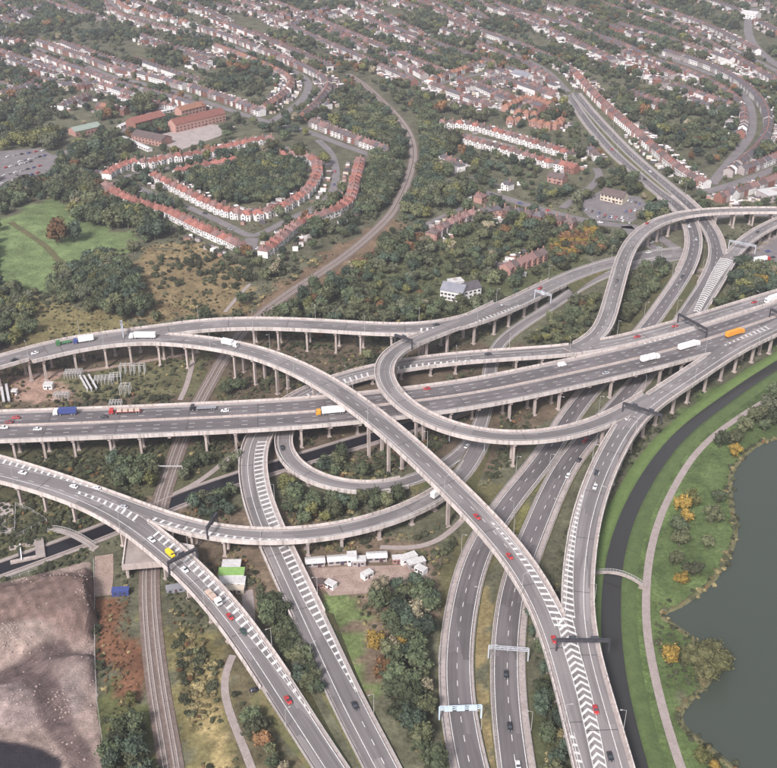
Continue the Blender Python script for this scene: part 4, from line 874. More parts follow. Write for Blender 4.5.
building('cottage', 'small white building with dark gable beside the far dual carriageway', 'house', (722,199), (731,202), 9, 6, 4, 'render', 'slate')
building('warehouse', 'white flat roofed warehouse at the right edge behind the high ramp', 'warehouse', (768,203), (800,198), 16, 6, 0, 'grey_wall', 'white_roof', flat=True)
building('flats', 'large white building with grey pitched roof alone among trees in the centre', 'building', (440,299), (462,303), 13, 7, 3.5, 'render', 'grey_roof', wins=6)
building('annexe', 'white hipped annexe with dark roof beside the large white building', 'building', (464,300), (481,296), 10, 6.5, 3.5, 'render', 'slate', wins=4)
building('outbuilding', 'flat white outbuilding behind the large white building', 'building', (451,288), (464,286), 7, 3.5, 0, 'render', 'white_roof', flat=True, storeys=1)
building('white_hall', 'tall white building with grey roof in the far trees', 'building', (511,80), (526,84), 12, 8, 3.5, 'render', 'grey_roof')
building('church_hall', 'pale building among far trees at the top right', 'building', (740,18), (755,20), 20, 7, 3, 'render', 'white_roof')
building('long_shed', 'pink brick building with brown roof behind the pub', 'building', (547,182), (562,185), 11, 5, 3, 'brick_pink', 'brown_tile')
building('cream_house', 'yellow cream house near the far left terraces', 'house', (63,91), (73,90), 8, 6, 3, 'cream', 'slate')
for i, (a, b) in enumerate([((306,568), (325,566.4)), ((328,566), (348,564.4)), ((367,562.4), (387,561.4))]):
    building('site_shed', ['left-hand grey shed of the row under the low viaduct', 'middle long grey shed under the low viaduct', 'right-hand pale shed under the low viaduct'][i], 'shed', a, b, 4, 2.4, .7, 'grey_wall', 'white_roof', storeys=1, wins=3)
# ================================================================ trees
def leaf(name, c, v=.42, c2=None):
    m = mat(name, c, c2 or (c[0] * .55, c[1] * .6, c[2] * .55), .35, rough=.75, coord='pos', vary=v, bump=.0, detail=4, c3=(c[0] * 1.35, c[1] * 1.3, c[2] * 1.15), scale3=1.1); m.node_tree.nodes['Principled BSDF'].inputs['Specular IOR Level'].default_value = .15; return m
LEAF = {'oak': leaf('leaf_dark', (.082, .098, .056)), 'ash': leaf('leaf_olive', (.108, .112, .062)), 'bush': leaf('leaf_bush', (.070, .073, .044)), 'lime': leaf('leaf_yellow_green', (.145, .142, .058)), 'gold': leaf('leaf_gold', (.255, .170, .045), .2), 'rust': leaf('leaf_rust', (.19, .105, .055)), 'willow': leaf('leaf_willow', (.125, .13, .085), .2), 'pale': leaf('leaf_pale', (.24, .205, .145)), 'tan': leaf('grass_tan', (.25, .205, .11)), 'blue': leaf('leaf_blue_green', (.064, .084, .060))}
M['bark'] = mat('bark', (.10, .075, .055), (.15, .12, .09), 1)
def crown(seed, nl=9, leaves=420, rx=.34, zc=.56, rz=.42, lobe=.17, ls=.055, droop=0):
    r = random.Random(seed); b = MB(); bm = bmesh.new(); bmesh.ops.create_icosphere(bm, subdivisions=1, radius=1); ico_v = [q.co.copy() for q in bm.verts]; ico_f = [[q.index for q in f.verts] for f in bm.faces]; bm.free(); cs = []
    for i in range(nl):
        t = i / nl * 6.283 + r.uniform(-.4, .4); q = r.uniform(.35, .95) if i else 0; zz = zc + rz * r.uniform(-.55, .6) * (1 - .25 * q); k = lobe * r.uniform(.75, 1.35)
        c = Vector((math.cos(t) * rx * q * .8, math.sin(t) * rx * q * .8, zz if i else zc + rz * .3)); cs.append((c, k)); n = len(b.v)
        for p in ico_v: b.v.append(tuple(c + Vector((p.x, p.y, p.z * .9)) * k * r.uniform(.68, 1.12)))
        for f in ico_f: b.f.append(tuple(n + j for j in f)); b.mi.append(0)
    for i in range(leaves):
        c, k = r.choice(cs); d = Vector((r.gauss(0, 1), r.gauss(0, 1), r.gauss(.25, 1))).normalized(); p = c + d * k * r.uniform(.85, 1.3); s = ls * r.uniform(.5, 1.3); u = (d + Vector((r.uniform(-.9, .9), r.uniform(-.9, .9), r.uniform(-.9, .9)))).normalized(); t = u.orthogonal().normalized(); q = u.cross(t)
        a = r.uniform(0, 6.28); t, q = t * math.cos(a) + q * math.sin(a), q * math.cos(a) - t * math.sin(a)
        b.poly([tuple(p + t * s), tuple(p + q * s * .8 + u * s * .3), tuple(p - t * s + u * s * .1), tuple(p - q * s * .8)]); 
    return b
SHAPES = {'round': [crown(1), crown(2, 11, 460), crown(3, 8, 400, .38, .52, .38)], 'tall': [crown(4, 9, 420, .20, .55, .62, .13, .04), crown(5, 10, 420, .24, .55, .55, .14, .045)], 'bush': [crown(6, 6, 220, .55, .42, .4, .30, .10), crown(7, 7, 240, .7, .4, .35, .30, .11)]}
KIND = {'oak': 'round', 'ash': 'round', 'lime': 'round', 'gold': 'round', 'rust': 'round', 'willow': 'round', 'pale': 'round', 'blue': 'round', 'bush': 'bush', 'tan': 'bush', 'poplar': 'tall'}
LEAF['poplar'] = LEAF['ash']
CR = {}
def crown_mesh(tp, i):
    k = (tp, i)
    if k not in CR: CR[k] = SHAPES[KIND[tp]][i % len(SHAPES[KIND[tp]])].mesh('crown', LEAF[tp])
    return CR[k]
def trunk_mesh():
    b = MB(); b.bar((0, 0, -.02), (0, 0, .3), .028, 0, 7, .02)
    for a, h, l in ((.3, .26, .2), (2.2, .3, .19), (4.1, .28, .22), (5.4, .33, .17)): b.bar((0, 0, h - .04), (math.cos(a) * l * .8, math.sin(a) * l * .8, h + .22), .014, 0, 5, .006)
    b.bar((0, 0, .3), (.02, .01, .75), .02, 0, 6, .006)
    return b.mesh('trunk', M['bark'])
TRUNK = trunk_mesh()
TREES = []      # x, y, height, type, shape, label, group, forced
rt = random.Random(99)
def pick(ws):
    t = rt.random() * sum(ws.values())
    for k, v in ws.items():
        t -= v
        if t <= 0: return k
    return k
DARK = {'oak': 5, 'blue': 2.2, 'ash': 3, 'lime': .4, 'willow': .4}; MIXT = {'oak': 4, 'ash': 3.5, 'blue': 1, 'lime': 1.4, 'bush': 1.2, 'rust': .5, 'pale': .4, 'willow': .8}; AUT = {'oak': 3, 'ash': 2, 'rust': 1.2, 'gold': .5, 'lime': 1, 'pale': .7}
def wood(desc, poly, sp, h0, h1, ws, keep=1.0):
    P = W(poly); X = [p[0] for p in P]; Y = [p[1] for p in P]; y = min(Y); k = 0
    while y < max(Y):
        x = min(X) + (sp / 2 if k % 2 else 0)
        while x < max(X):
            a, b = x + rt.uniform(-.4, .4) * sp, y + rt.uniform(-.4, .4) * sp
            if inpoly(np.array([a]), np.array([b]), P)[0] and not occ_at(a, b) and rt.random() < keep: TREES.append((a, b, rt.uniform(h0, h1), pick(ws), rt.randrange(3), desc, False))
            x += sp
        y += sp * .87; k += 1
def tree(px, py, h, tp, label, sh=None):
    q = at(px, py); h = h * (1.22 if px > 660 and py > 395 and h < 12 else 1); TREES.append((q[0], q[1], h, tp, rt.randrange(3) if sh is None else sh, label, True))
wood('wood below playing field', [(48,298),(60,277),(92,257),(112,258),(140,285),(152,314),(130,322),(95,314)], 7.5, 8.5, 13, DARK)
wood('belt above playing field', [(74,222),(88,205),(120,209),(150,222),(166,236),(152,246),(132,230),(95,228)], 8, 12, 18, {'oak': 3, 'ash': 3, 'lime': 1, 'blue': 1})
tree(60, 243, 20, 'rust', 'large reddish-brown tree standing out in the playing field'); tree(76, 241, 16, 'blue', 'dark bluish tree beside the reddish-brown tree in the playing field')
wood('wood left of playing field', [(-20,205),(15,185),(60,165),(105,188),(112,207),(80,203),(48,192),(18,205),(-20,222)], 7, 8, 12, MIXT, .7)
wood('pale row beside the top left car park', [(-10,152),(58,132),(60,148),(0,168)], 9, 12, 16, {'lime': 3, 'ash': 2, 'willow': 2})
wood('left car park', [(-10,152),(40,148),(62,160),(50,180),(0,195),(-10,190)], 11, 7, 11, {'lime': 2, 'ash': 3, 'oak': 2}, .2)
wood('scrub on the tan slope', [(185,262),(205,246),(238,262),(240,290),(205,288)], 5, 2.5, 4, {'bush': 4, 'oak': 1}, .6)
wood('scrub on the tan slope', [(150,262),(175,252),(195,262),(180,290),(160,300)], 5, 2.2, 3.6, {'bush': 4, 'oak': 1}, .4)
wood('left edge below the playing field', [(-20,300),(14,291),(32,308),(36,334),(0,352),(-20,352)], 6.5, 7, 11, {'ash': 3, 'oak': 3, 'lime': 1.5, 'willow': 1})
wood('belt right of the curving railway', [(414,110),(442,122),(446,165),(434,200),(420,216),(406,212),(419,180),(424,150)], 7, 8, 13, DARK)
wood('belt left of the curving railway', [(345,120),(378,108),(398,130),(404,165),(398,190),(378,212),(360,222),(362,190),(372,165)], 7, 8, 13, DARK)
wood('wooded green inside the estate', [(178,178),(200,170),(240,167),(290,166),(308,174),(300,190),(270,204),(238,206),(205,194)], 6.5, 7, 12, DARK)
wood('wood above the curving viaduct', [(300,302),(330,288),(378,264),(398,240),(428,222),(470,222),(500,236),(540,232),(500,262),(486,284),(470,308),(440,318),(390,325),(330,318),(300,316)], 7, 5, 9.5, MIXT, .52)
wood('orange belt beside the curving viaduct', [(545,258),(560,242),(590,229),(602,238),(572,262)], 6, 6, 9, {'rust': 3, 'gold': 2, 'oak': 1})
wood('trees between the two upper viaducts', [(255,333),(300,332),(380,340),(400,346),(370,362),(320,352),(262,346)], 6, 6, 10, AUT)
wood('trees under the tall curved viaduct', [(219,362),(245,360),(288,372),(296,384),(225,398)], 6.5, 6, 10, {'oak': 3, 'blue': 2, 'willow': 2})
wood('thicket between the two upper right ramps', [(603,310),(636,275),(680,264),(690,270),(660,300),(640,332),(608,340)], 6, 6, 10, {'oak': 4, 'ash': 2, 'bush': 1, 'lime': .5})
wood('thicket left of the high right ramp', [(524,345),(545,325),(600,298),(598,342),(560,347)], 6, 5, 8, {'ash': 4, 'oak': 2, 'rust': .7, 'lime': 1})
wood('copse below the lorry yard', [(712,292),(738,264),(760,277),(790,280),(790,286),(720,304)], 6, 7, 11, {'oak': 4, 'ash': 2, 'gold': .7, 'willow': 1})
wood('bushes below the hairpin loop', [(394,385),(394,366),(470,364),(482,378),(430,384)], 6, 4, 6.5, DARK)
wood('clump left of railway', [(102,468),(110,446),(152,440),(160,468),(150,492),(115,486)], 6, 7, 11, DARK)
wood('willows beside the canal', [(176,470),(190,450),(232,455),(236,468),(200,484),(180,482)], 6.5, 6, 9, {'willow': 4, 'oak': 2, 'ash': 1})
wood('trees above the low viaduct', [(172,506),(190,497),(238,490),(248,508),(230,524),(190,515)], 6.5, 6, 10, {'willow': 3, 'oak': 2, 'blue': 2})
wood('dark clump inside the low ramp', [(300,462),(330,446),(346,458),(348,476),(312,476)], 6, 7, 10, DARK)
wood('belt between low ramp and viaduct', [(274,492),(298,486),(370,499),(402,497),(436,488),(404,504),(340,522),(286,526)], 6, 6, 10, {'oak': 4, 'blue': 2, 'ash': 2, 'lime': 1})
wood('trees below the tall viaduct piers', [(360,470),(386,462),(392,478),(365,482)], 6, 5, 9, DARK)
wood('belt between bottom left slips', [(260,600),(284,600),(310,660),(338,720),(372,790),(340,760),(300,690),(268,640)], 6, 6, 10, DARK)
wood('bushes beside dirt track', [(240,670),(258,692),(300,735),(330,790),(272,790),(248,726)], 6, 5, 8, MIXT)
wood('copse beside hatched slip road', [(380,577),(436,582),(440,640),(430,700),(440,790),(398,790),(376,735),(364,692),(388,655),(392,632),(374,602)], 6.2, 7, 11.5, {'oak': 4, 'ash': 3, 'blue': 2, 'pale': 1, 'lime': .6})
for q in ((376,648,9,'gold','golden tree at the left of the copse by the hatched slip road'), (400,650,8,'gold','smaller golden tree right of its twin in the copse'), (384,678,10,'rust','rust-tinted tree at the edge of the lawn'), (412,618,10,'pale','pale grey-leaved tree in the copse'), (425,612,9,'pale','pale tree at the right edge of the copse')): tree(*q)
wood('strip between expressway and river viaduct', [(528,600),(548,640),(564,700),(582,790),(548,790),(540,700)], 6, 6, 9, DARK)
wood('strip under the river viaduct', [(530,570),(545,540),(560,520),(562,560),(548,590)], 7, 4, 7, MIXT)
wood('clump left of bottom railway', [(105,740),(130,722),(148,745),(152,790),(106,790)], 6, 6, 9, {'oak': 3, 'blue': 2, 'bush': 2}); tree(136, 760, 11, 'blue', 'big dark tree left of the bottom railway'); tree(131, 704, 5.5, 'lime', 'small light green bush below the rust-brown bank')
wood('trees left of the pub roundabout', [(578,246),(600,239),(620,240),(618,254),(592,262)], 6, 6, 9, DARK)
wood('poplars above the school', [(136,112),(150,110),(152,118),(138,120)], 5, 20, 24, {'poplar': 1})
for q in [(300,160,14,'lime','tall light green tree at the top right corner of the estate'), (325,165,13,'lime','yellow-green tree beside the end of the railway row'), (277,176,11,'lime','yellowish tree at the edge of the wooded green'),
 (681,512,8,'gold','golden tree beside the lakeside footpath'), (690,507,9,'lime','olive-gold tree behind the golden tree by the footpath'), (686,522,6,'gold','small gold bush below the golden tree'), (677,533,8,'oak','dark tree on the lawn right of the footpath'), (679,546,7.5,'ash','olive tree in the lawn group by the footpath'), (675,566,7,'ash','lowest olive tree of the lawn group by the footpath'),
 (712,522,8,'ash','olive tree near the lake shore lawn'), (718,505,7.5,'oak','dark tree close to the lake shore'), (706,550,7,'ash','round olive tree alone on the lawn'), (693,572,4.5,'bush','small dark bush low on the lawn'), (680,585,5.5,'gold','small golden bush above the footbridge path'),
 (720,448,9,'oak','dark tree beside the upper footpath'), (733,446,8,'ash','olive tree beside the upper footpath'), (735,456,6,'gold','orange bush at the corner of the lake'), (744,434,9,'ash','broad olive tree above the lake corner'), (757,424,10,'ash','taller olive tree above the lake'), (768,414,10,'willow','grey-green tree at the right edge above the lake'), (776,402,10,'oak','dark tree at the right edge beside the footpath'), (764,432,7,'oak','low dark tree near the right edge of the lake'), (772,424,8,'oak','dark tree on the lake corner at the right edge'),
 (669.5,662,7.5,'gold','bright yellow round tree on the lawn near the willow'), (701,761,5,'lime','small olive bush at the bottom of the lake lawn'), (713,770,4,'gold','small gold bush at the bottom lake shore')]: tree(*q)
for q in ((541,652,7),(548,674,7.5),(541,693,7),(553,703,7.5),(560,724,7),(547,738,8),(568,752,7),(556,766,7.5),(540,716,6.5),(536,636,6.5),(530,618,6)): tree(*q, 'oak' if q[0] % 2 else 'blue', 'strip')
for i_ in range(10):
    y_ = 606 + i_ * 9.5; xl, xr = max(262, 246 + (y_ - 606) * .56 + 10), 283 + (y_ - 606) * .50
    for t_ in (.2, .48, .76): tree(xl + (xr - xl) * t_ + rt.uniform(-2, 2), y_ + rt.uniform(-2, 2), rt.uniform(5.5, 8.5) * (1 - .02 * i_), pick(DARK), 'belt')
# the great willow overhanging the lake: several masses on one trunk
wil = MB()
for s_, dx, dy, sc in ((21, 0, 0, 1.0), (22, -.22, .12, .8), (23, .24, -.1, .85), (24, .12, .26, .75), (25, -.1, -.25, .8), (26, .3, .14, .7)):
    c = crown(s_, 9, 800, .34, .52, .36, .15, .03); n = len(wil.v); wil.v += [(p[0] * sc + dx, p[1] * sc + dy, p[2] * sc * .9) for p in c.v]; wil.f += [tuple(n + i for i in f) for f in c.f]; wil.mi += c.mi
q = at(706, 672); o = thing('willow_tree', 'huge grey-green willow overhanging the lake', 'tree', (q[0], q[1], 0)); LEAF['big'] = leaf('leaf_big_willow', (.105, .102, .050), .1); wm = wil.mesh('crown', LEAF['big']); t1 = link('trunk', TRUNK, o); t1.scale = (19, 19, 15); c1 = link('crown', wm, o); c1.scale = (19, 20, 17)
# everything else that grows between the far streets
FREE = [W(p) for p in ([(0,219),(21,206),(47,198),(80,210),(143,239),(125,250),(94,252),(70,265),(50,294),(0,292)], [(135,250),(200,243),(245,272),(240,312),(160,322),(120,312)], [(238,316),(262,290),(310,262),(345,240),(388,214),(404,224),(360,262),(300,300),(272,322)], [(25,300),(115,312),(140,330),(0,352),(0,330)], [(102,127),(118,124),(122,132),(108,136)])]
yy = at(388, 322)[1]; sp = 8.2; k = 0
while yy < 2150:
    xx = -1150 + (sp / 2 if k % 2 else 0)
    while xx < 1150:
        a, b = xx + rt.uniform(-.42, .42) * sp, yy + rt.uniform(-.42, .42) * sp; xx += sp; sx, sy = pix(a, b)
        if not (-110 < sx < 890) or occ_at(a, b): continue
        if any(inpoly(np.array([a]), np.array([b]), f)[0] for f in FREE): continue
        d = float(vnoise(np.array([a]), np.array([b]), 55, 71)[0]); d2 = float(vnoise(np.array([a]), np.array([b]), 130, 72)[0])
        pr_ = .28 + 1.1 * (d - .3) + .7 * (d2 - .35) - (.15 if sy > 200 else .08)
        if rt.random() > pr_: continue
        e = float(vnoise(np.array([a]), np.array([b]), 60, 73)[0]); ws = {'oak': 5, 'ash': 3, 'blue': 3, 'bush': 1.5, 'lime': .5 + (1.5 if e > .75 else 0), 'rust': .3 + (1.6 if e < .22 else 0), 'willow': .6, 'pale': .25}
        TREES.append((a, b, rt.uniform(4.2, 11) * (.72 + .55 * d) * (1.12 if sy > 110 else 1), pick(ws), rt.randrange(3), 'the far gardens', False))
    yy += sp * .87; k += 1
def vis(t): sx, sy = pix(t[0], t[1], t[2] / 2); return -5 < sx < 782 and -5 < sy < 773
def size(t): return t[2] / (t[1] * _cp + (CAM_H - t[2]) * _sp)
forced = [t for t in TREES if t[6]]; rest = sorted([t for t in TREES if not t[6]], key=lambda t: -size(t) if vis(t) else 1)
ONE = forced + [t for t in rest[:300 - len(forced)]]; MASS = rest[300 - len(forced):]
LOOK = {'oak': 'dark', 'ash': 'olive', 'blue': 'bluish', 'lime': 'yellow-green', 'gold': 'golden', 'rust': 'rust-brown', 'willow': 'grey-green', 'pale': 'pale leaved', 'bush': 'low bushy', 'poplar': 'tall olive'}
def sizeword(h): return 'small' if h < 6.5 else ('medium' if h < 9 else 'tall')
from collections import Counter
NAMED = []
for x, y, h, tp, sh, lab, fc_ in ONE:
    if fc_ and lab not in ('strip', 'belt'): L_, g = lab, None
    else: L_ = lab; g = 'trees of ' + {'strip': 'strip between expressway and river viaduct', 'belt': 'belt between bottom left slips'}.get(lab, lab)
    o = thing('tree' if tp != 'bush' else 'shrub', L_, 'tree' if tp != 'bush' else 'shrub', (x, y, -.1), rt.uniform(0, 6.28), g); wd = rt.uniform(.9, 1.2) * (1.12 if h < 8 else 1)
    NAMED.append((o, x, y, h, tp, lab, fc_)); tk = link('trunk', TRUNK, o); tk.scale = (h * .9, h * .9, h); cw = link('crown', crown_mesh(tp, sh), o); cw.scale = (h * wd, h * wd, h)
# labels: look + place inside its own wood
GRP = {}
for o, x, y, h, tp, lab, fc_ in NAMED:
    if lab == 'strip': lab = 'strip between expressway and river viaduct'; fc_ = False
    if lab == 'belt': lab = 'belt between bottom left slips'; fc_ = False
    if not fc_: sx, sy = pix(x, y, h / 2); GRP.setdefault(lab, []).append((o, sx, sy, h, tp))
for lab, l in GRP.items():
    xs = sorted(q[1] for q in l); ys = sorted(q[2] for q in l); n = len(l); sub = {}
    for o, sx, sy, h, tp in l:
        v_ = 'top' if sy < ys[n // 3] else 'bottom' if sy >= ys[(2 * n) // 3] else 'middle'; look = LOOK[tp] if tp == 'bush' else sizeword(h) + ' ' + LOOK[tp]
        sub.setdefault((look, v_, tp), []).append((o, sx, 0))
    for (look, v_, tp), m_ in sub.items(): by_order(m_, lambda od, e: f'{look} {"shrub" if tp == "bush" else "tree"}' + (f', {od} from {e}' if od else '') + f' in {v_} part of {lab}')
# ---- masses of plants: one object each, geometry-node instances of the crown meshes
SRC = {}
def src(tp, i):
    k = (tp, i)
    if k not in SRC: SRC[k] = bpy.data.objects.new('crown_shape', crown_mesh(tp, i))
    return SRC[k]
def mass(name, label, cat, pts):
    """pts: (x, y, z, sx, sz, rot, type, shape)"""
    keys = sorted({(p[6], p[7]) for p in pts}); me = bpy.data.meshes.new(name); me.from_pydata([(p[0], p[1], p[2]) for p in pts], [], [])
    for nm, ty in (('kind', 'INT'), ('turn', 'FLOAT')):
        a = me.attributes.new(nm, ty, 'POINT'); a.data.foreach_set('value', [keys.index((p[6], p[7])) for p in pts] if nm == 'kind' else [p[5] for p in pts])
    a = me.attributes.new('size', 'FLOAT_VECTOR', 'POINT'); a.data.foreach_set('vector', [c for p in pts for c in (p[3], p[3], p[4])])
    o = link(name, me); o['kind'] = 'stuff'; tag(o, label, cat)
    g = bpy.data.node_groups.new(name, 'GeometryNodeTree'); g.interface.new_socket('Geometry', in_out='INPUT', socket_type='NodeSocketGeometry'); g.interface.new_socket('Geometry', in_out='OUTPUT', socket_type='NodeSocketGeometry')
    N = g.nodes; L = g.links; gi = N.new('NodeGroupInput'); go = N.new('NodeGroupOutput'); jn = N.new('GeometryNodeJoinGeometry')
    def attr(n, t): q = N.new('GeometryNodeInputNamedAttribute'); q.data_type = t; q.inputs['Name'].default_value = n; return q.outputs['Attribute']
    kd, tn, szv = attr('kind', 'INT'), attr('turn', 'FLOAT'), attr('size', 'FLOAT_VECTOR'); cx = N.new('ShaderNodeCombineXYZ'); L.new(tn, cx.inputs['Z'])
    for i, k in enumerate(keys):
        oi = N.new('GeometryNodeObjectInfo'); oi.inputs['Object'].default_value = src(*k); oi.inputs['As Instance'].default_value = True
        cp = N.new('FunctionNodeCompare'); cp.data_type = 'INT'; cp.operation = 'EQUAL'; L.new(kd, cp.inputs[2]); cp.inputs[3].default_value = i
        ip = N.new('GeometryNodeInstanceOnPoints'); L.new(gi.outputs[0], ip.inputs['Points']); L.new(cp.outputs[0], ip.inputs['Selection']); L.new(oi.outputs['Geometry'], ip.inputs['Instance']); L.new(cx.outputs[0], ip.inputs['Rotation']); L.new(szv, ip.inputs['Scale']); L.new(ip.outputs[0], jn.inputs[0])
    L.new(jn.outputs[0], go.inputs[0]); md = o.modifiers.new('plants', 'NODES'); md.node_group = g; return o
mass('woodland', 'mass of smaller garden and woodland trees filling the land between the far streets', 'woodland', [(x, y, -.2, h * rt.uniform(.95, 1.3), h, rt.uniform(0, 6.28), tp, sh) for x, y, h, tp, sh, *_ in MASS])
# undergrowth and rough grass tussocks on the open ground
RUSTW = W([(98,600),(130,590),(140,640),(142,694),(105,694)]); UND = []; SOFT = [W(p) for p in ([(740,378),(800,340),(800,470),(720,600),(640,590),(660,680),(720,800),(600,800),(592,560),(625,470),(690,410)], [(0,219),(21,206),(47,198),(80,210),(143,239),(125,250),(94,252),(70,265),(50,294),(0,292)], [(316,595),(345,598),(372,640),(392,690),(352,694),(330,640)])]
TANW = [pl for pl, c in REGW if c[0] > c[1] * 1.15 and c[0] > .13]
yy = 225.0
while yy < 1000:
    sp = 2.6 if yy < 480 else 3.6 if yy < 650 else 5.2; xx = -640.0
    while xx < 640:
        a, b = xx + rt.uniform(-.5, .5) * sp, yy + rt.uniform(-.5, .5) * sp; xx += sp; sx, sy = pix(a, b)
        if not (-60 < sx < 840) or sy < 190 or occl_at(a, b): continue
        h_ok = 1
        d = float(vnoise(np.array([a]), np.array([b]), 22, 81)[0]) * .7 + float(vnoise(np.array([a]), np.array([b]), 6, 82)[0]) * .3
        aa, bb = np.array([a]), np.array([b]); isr = inpoly(aa, bb, RUSTW)[0]
        if d < .36 and not isr: continue
        if any(inpoly(aa, bb, f)[0] for f in SOFT): continue
        tan = any(inpoly(aa, bb, f)[0] for f in TANW); tp = pick({'rust': 9, 'tan': .8, 'bush': .25}) if isr else pick({'tan': 4, 'bush': 2.2, 'ash': 0.3, 'rust': .5}) if tan else pick({'bush': 5, 'tan': 1, 'ash': 1.5, 'oak': 1.5, 'rust': .35, 'lime': .3})
        h = rt.uniform(.5, 1.5) * (1 + 1.6 * max(0, d - .5) * 2); h *= .75 if tp == 'tan' else 1
        if isr: h = rt.uniform(.7, 1.2)
        UND.append((a, b, -.1, h * rt.uniform(1, 1.7), h, rt.uniform(0, 6.28), tp, rt.randrange(2)))
    yy += sp * .9
for i in range(0, SH.n):
    for _ in range(2):
        o_ = rt.uniform(-1.6, 2.0); q = SH.P[i] + SH.N[i] * o_; h = rt.uniform(.5, 1.7)
        if rt.random() < .62: UND.append((q[0] + rt.uniform(-.8, .8), q[1] + rt.uniform(-.8, .8), .1, h * 1.3, h, rt.uniform(0, 6.28), pick({'bush': 3, 'tan': 2, 'ash': 2, 'rust': .3}), rt.randrange(2)))
mass('undergrowth', 'rough grass tussocks and low scrub covering the open ground among the ramps', 'undergrowth', UND)

# rubble in the earth yard
LEAF['rock'] = mat('rubble', (.34, .265, .24), (.25, .19, .17), .8, vary=.25); KIND['rock'] = 'rock'
def rock(sd):
    r = random.Random(sd); b = MB(); bm = bmesh.new(); bmesh.ops.create_icosphere(bm, subdivisions=1, radius=.5)
    for q in bm.verts: b.v.append(tuple(q.co * r.uniform(.6, 1.1)))
    for q in bm.faces: b.f.append(tuple(x.index for x in q.verts)); b.mi.append(0)
    bm.free(); return b
SHAPES['rock'] = [rock(1), rock(2)]; RK = []
for px, py, n, sx_, sy_ in ((12, 640, 260, 12, 4), (20, 652, 200, 14, 4), (62, 706, 200, 7, 7), (20, 700, 160, 16, 7), (85, 600, 120, 4, 14), (90, 660, 100, 5, 20), (40, 585, 160, 30, 4), (60, 750, 80, 10, 8), (50, 640, 160, 30, 20), (30, 720, 120, 20, 8)):
    for _ in range(n // 3):
        q = at(px + rt.gauss(0, sx_), py + rt.gauss(0, sy_)); i, j = int(round((q[0] - hx[0]) / 1.1)), int(round((q[1] - hy[0]) / 1.1))
        if 0 <= i < len(hx) and 0 <= j < len(hy) and ins[i, j] > .5 and pf[i, j, 0] < .05: k = rt.uniform(.3, 1.0) ** 1.5; RK.append((q[0], q[1], hz[i, j], k * rt.uniform(1, 1.5), k, rt.uniform(0, 6.28), 'rock', rt.randrange(2)))
mass('rubble', 'pale rubble and stones scattered over the earth yard', 'rubble', RK)
# ================================================================ vehicles
def paint(n, c, r=.35): return mat('paint_' + n, c, tuple(x * .92 for x in c), .2, rough=r, coord='obj', spec=.5)
PAINT = {'red': paint('red', (.42, .035, .035)), 'dark_red': paint('dark_red', (.22, .03, .035)), 'white': paint('white', (.78, .77, .76)), 'black': paint('black', (.025, .025, .03)), 'blue': paint('blue', (.05, .07, .22)), 'silver': paint('silver', (.42, .43, .45)), 'green': paint('green', (.05, .17, .06)), 'dark_green': paint('dark_green', (.03, .06, .045)), 'yellow': paint('yellow', (.75, .55, .02)), 'orange': paint('orange', (.72, .30, .03)), 'beige': paint('beige', (.52, .40, .33)), 'grey': paint('grey', (.25, .25, .27))}
M['tyre'] = mat('tyre', (.02, .02, .02), (.03, .03, .03), 1); M['rim'] = mat('wheel_rim', (.4, .4, .42), None, 1, rough=.4); M['headlight'] = mat('headlight_glass', (.75, .75, .72), None, 1, rough=.2); M['tail_light'] = mat('tail_light', (.5, .02, .02), None, 1, rough=.3); M['chassis'] = mat('chassis', (.05, .05, .055), (.08, .075, .07), 1)
def cyl_y(r, w, n=12):
    b = MB(); b.bar((0, -w / 2, 0), (0, w / 2, 0), r, 0, n); return b
WHEEL = cyl_y(.33, .22).mesh('wheel', M['tyre']); RIM = cyl_y(.2, .24, 8).mesh('rim', M['rim']); BIGW = cyl_y(.5, .32).mesh('wheel', M['tyre']); BIGR = cyl_y(.3, .34, 8).mesh('rim', M['rim'])
HEAD = MB().box(-.05, .05, -.18, .18, -.08, .08).mesh('headlight', M['headlight']); TAIL = MB().box(-.05, .05, -.15, .15, -.1, .1).mesh('tail_light', M['tail_light'])
VM = {}
def vm(key, f, m):
    if key not in VM: VM[key] = f().mesh(key[0], m)
    return VM[key]
def wheels(o, xs, y, r, big=False):
    for x in xs:
        for s in (-1, 1):
            w_ = link('wheel', BIGW if big else WHEEL, o, (x, s * y, r)); link('rim', BIGR if big else RIM, w_)
def loft(profs, mi=0):
    """closed cross-sections [(x, [(y,z)...])] joined into a skin"""
    b = MB(); k = len(profs[0][1])
    for x, pr in profs: b.v += [(x, y, z) for y, z in pr]
    for i in range(len(profs) - 1):
        for j in range(k): q = (j + 1) % k; b.f.append((i * k + j, (i + 1) * k + j, (i + 1) * k + q, i * k + q)); b.mi.append(mi)
    b.f.append(tuple(range(k))); b.f.append(tuple((len(profs) - 1) * k + j for j in reversed(range(k)))); b.mi += [mi, mi]; return b
def section(w, z0, z1, t=.1): return [(-w, z0), (w, z0), (w, z1 - t), (w - t, z1), (-w + t, z1), (-w, z1 - t)]
def car_body(): return loft([(-2.15, section(.78, .35, .72)), (-2.0, section(.86, .28, .92)), (-1.2, section(.88, .26, .95)), (.8, section(.88, .26, .95)), (1.75, section(.86, .28, .82)), (2.1, section(.76, .35, .66))])
def car_cabin(): return loft([(-1.7, section(.76, .9, .96, .03)), (-1.1, section(.68, .9, 1.38)), (.25, section(.68, .9, 1.40)), (.95, section(.74, .9, .95, .03))])
def car_roof(): return loft([(-1.1, section(.62, 1.36, 1.41, .03)), (.22, section(.62, 1.37, 1.44, .03))])
CARO = []
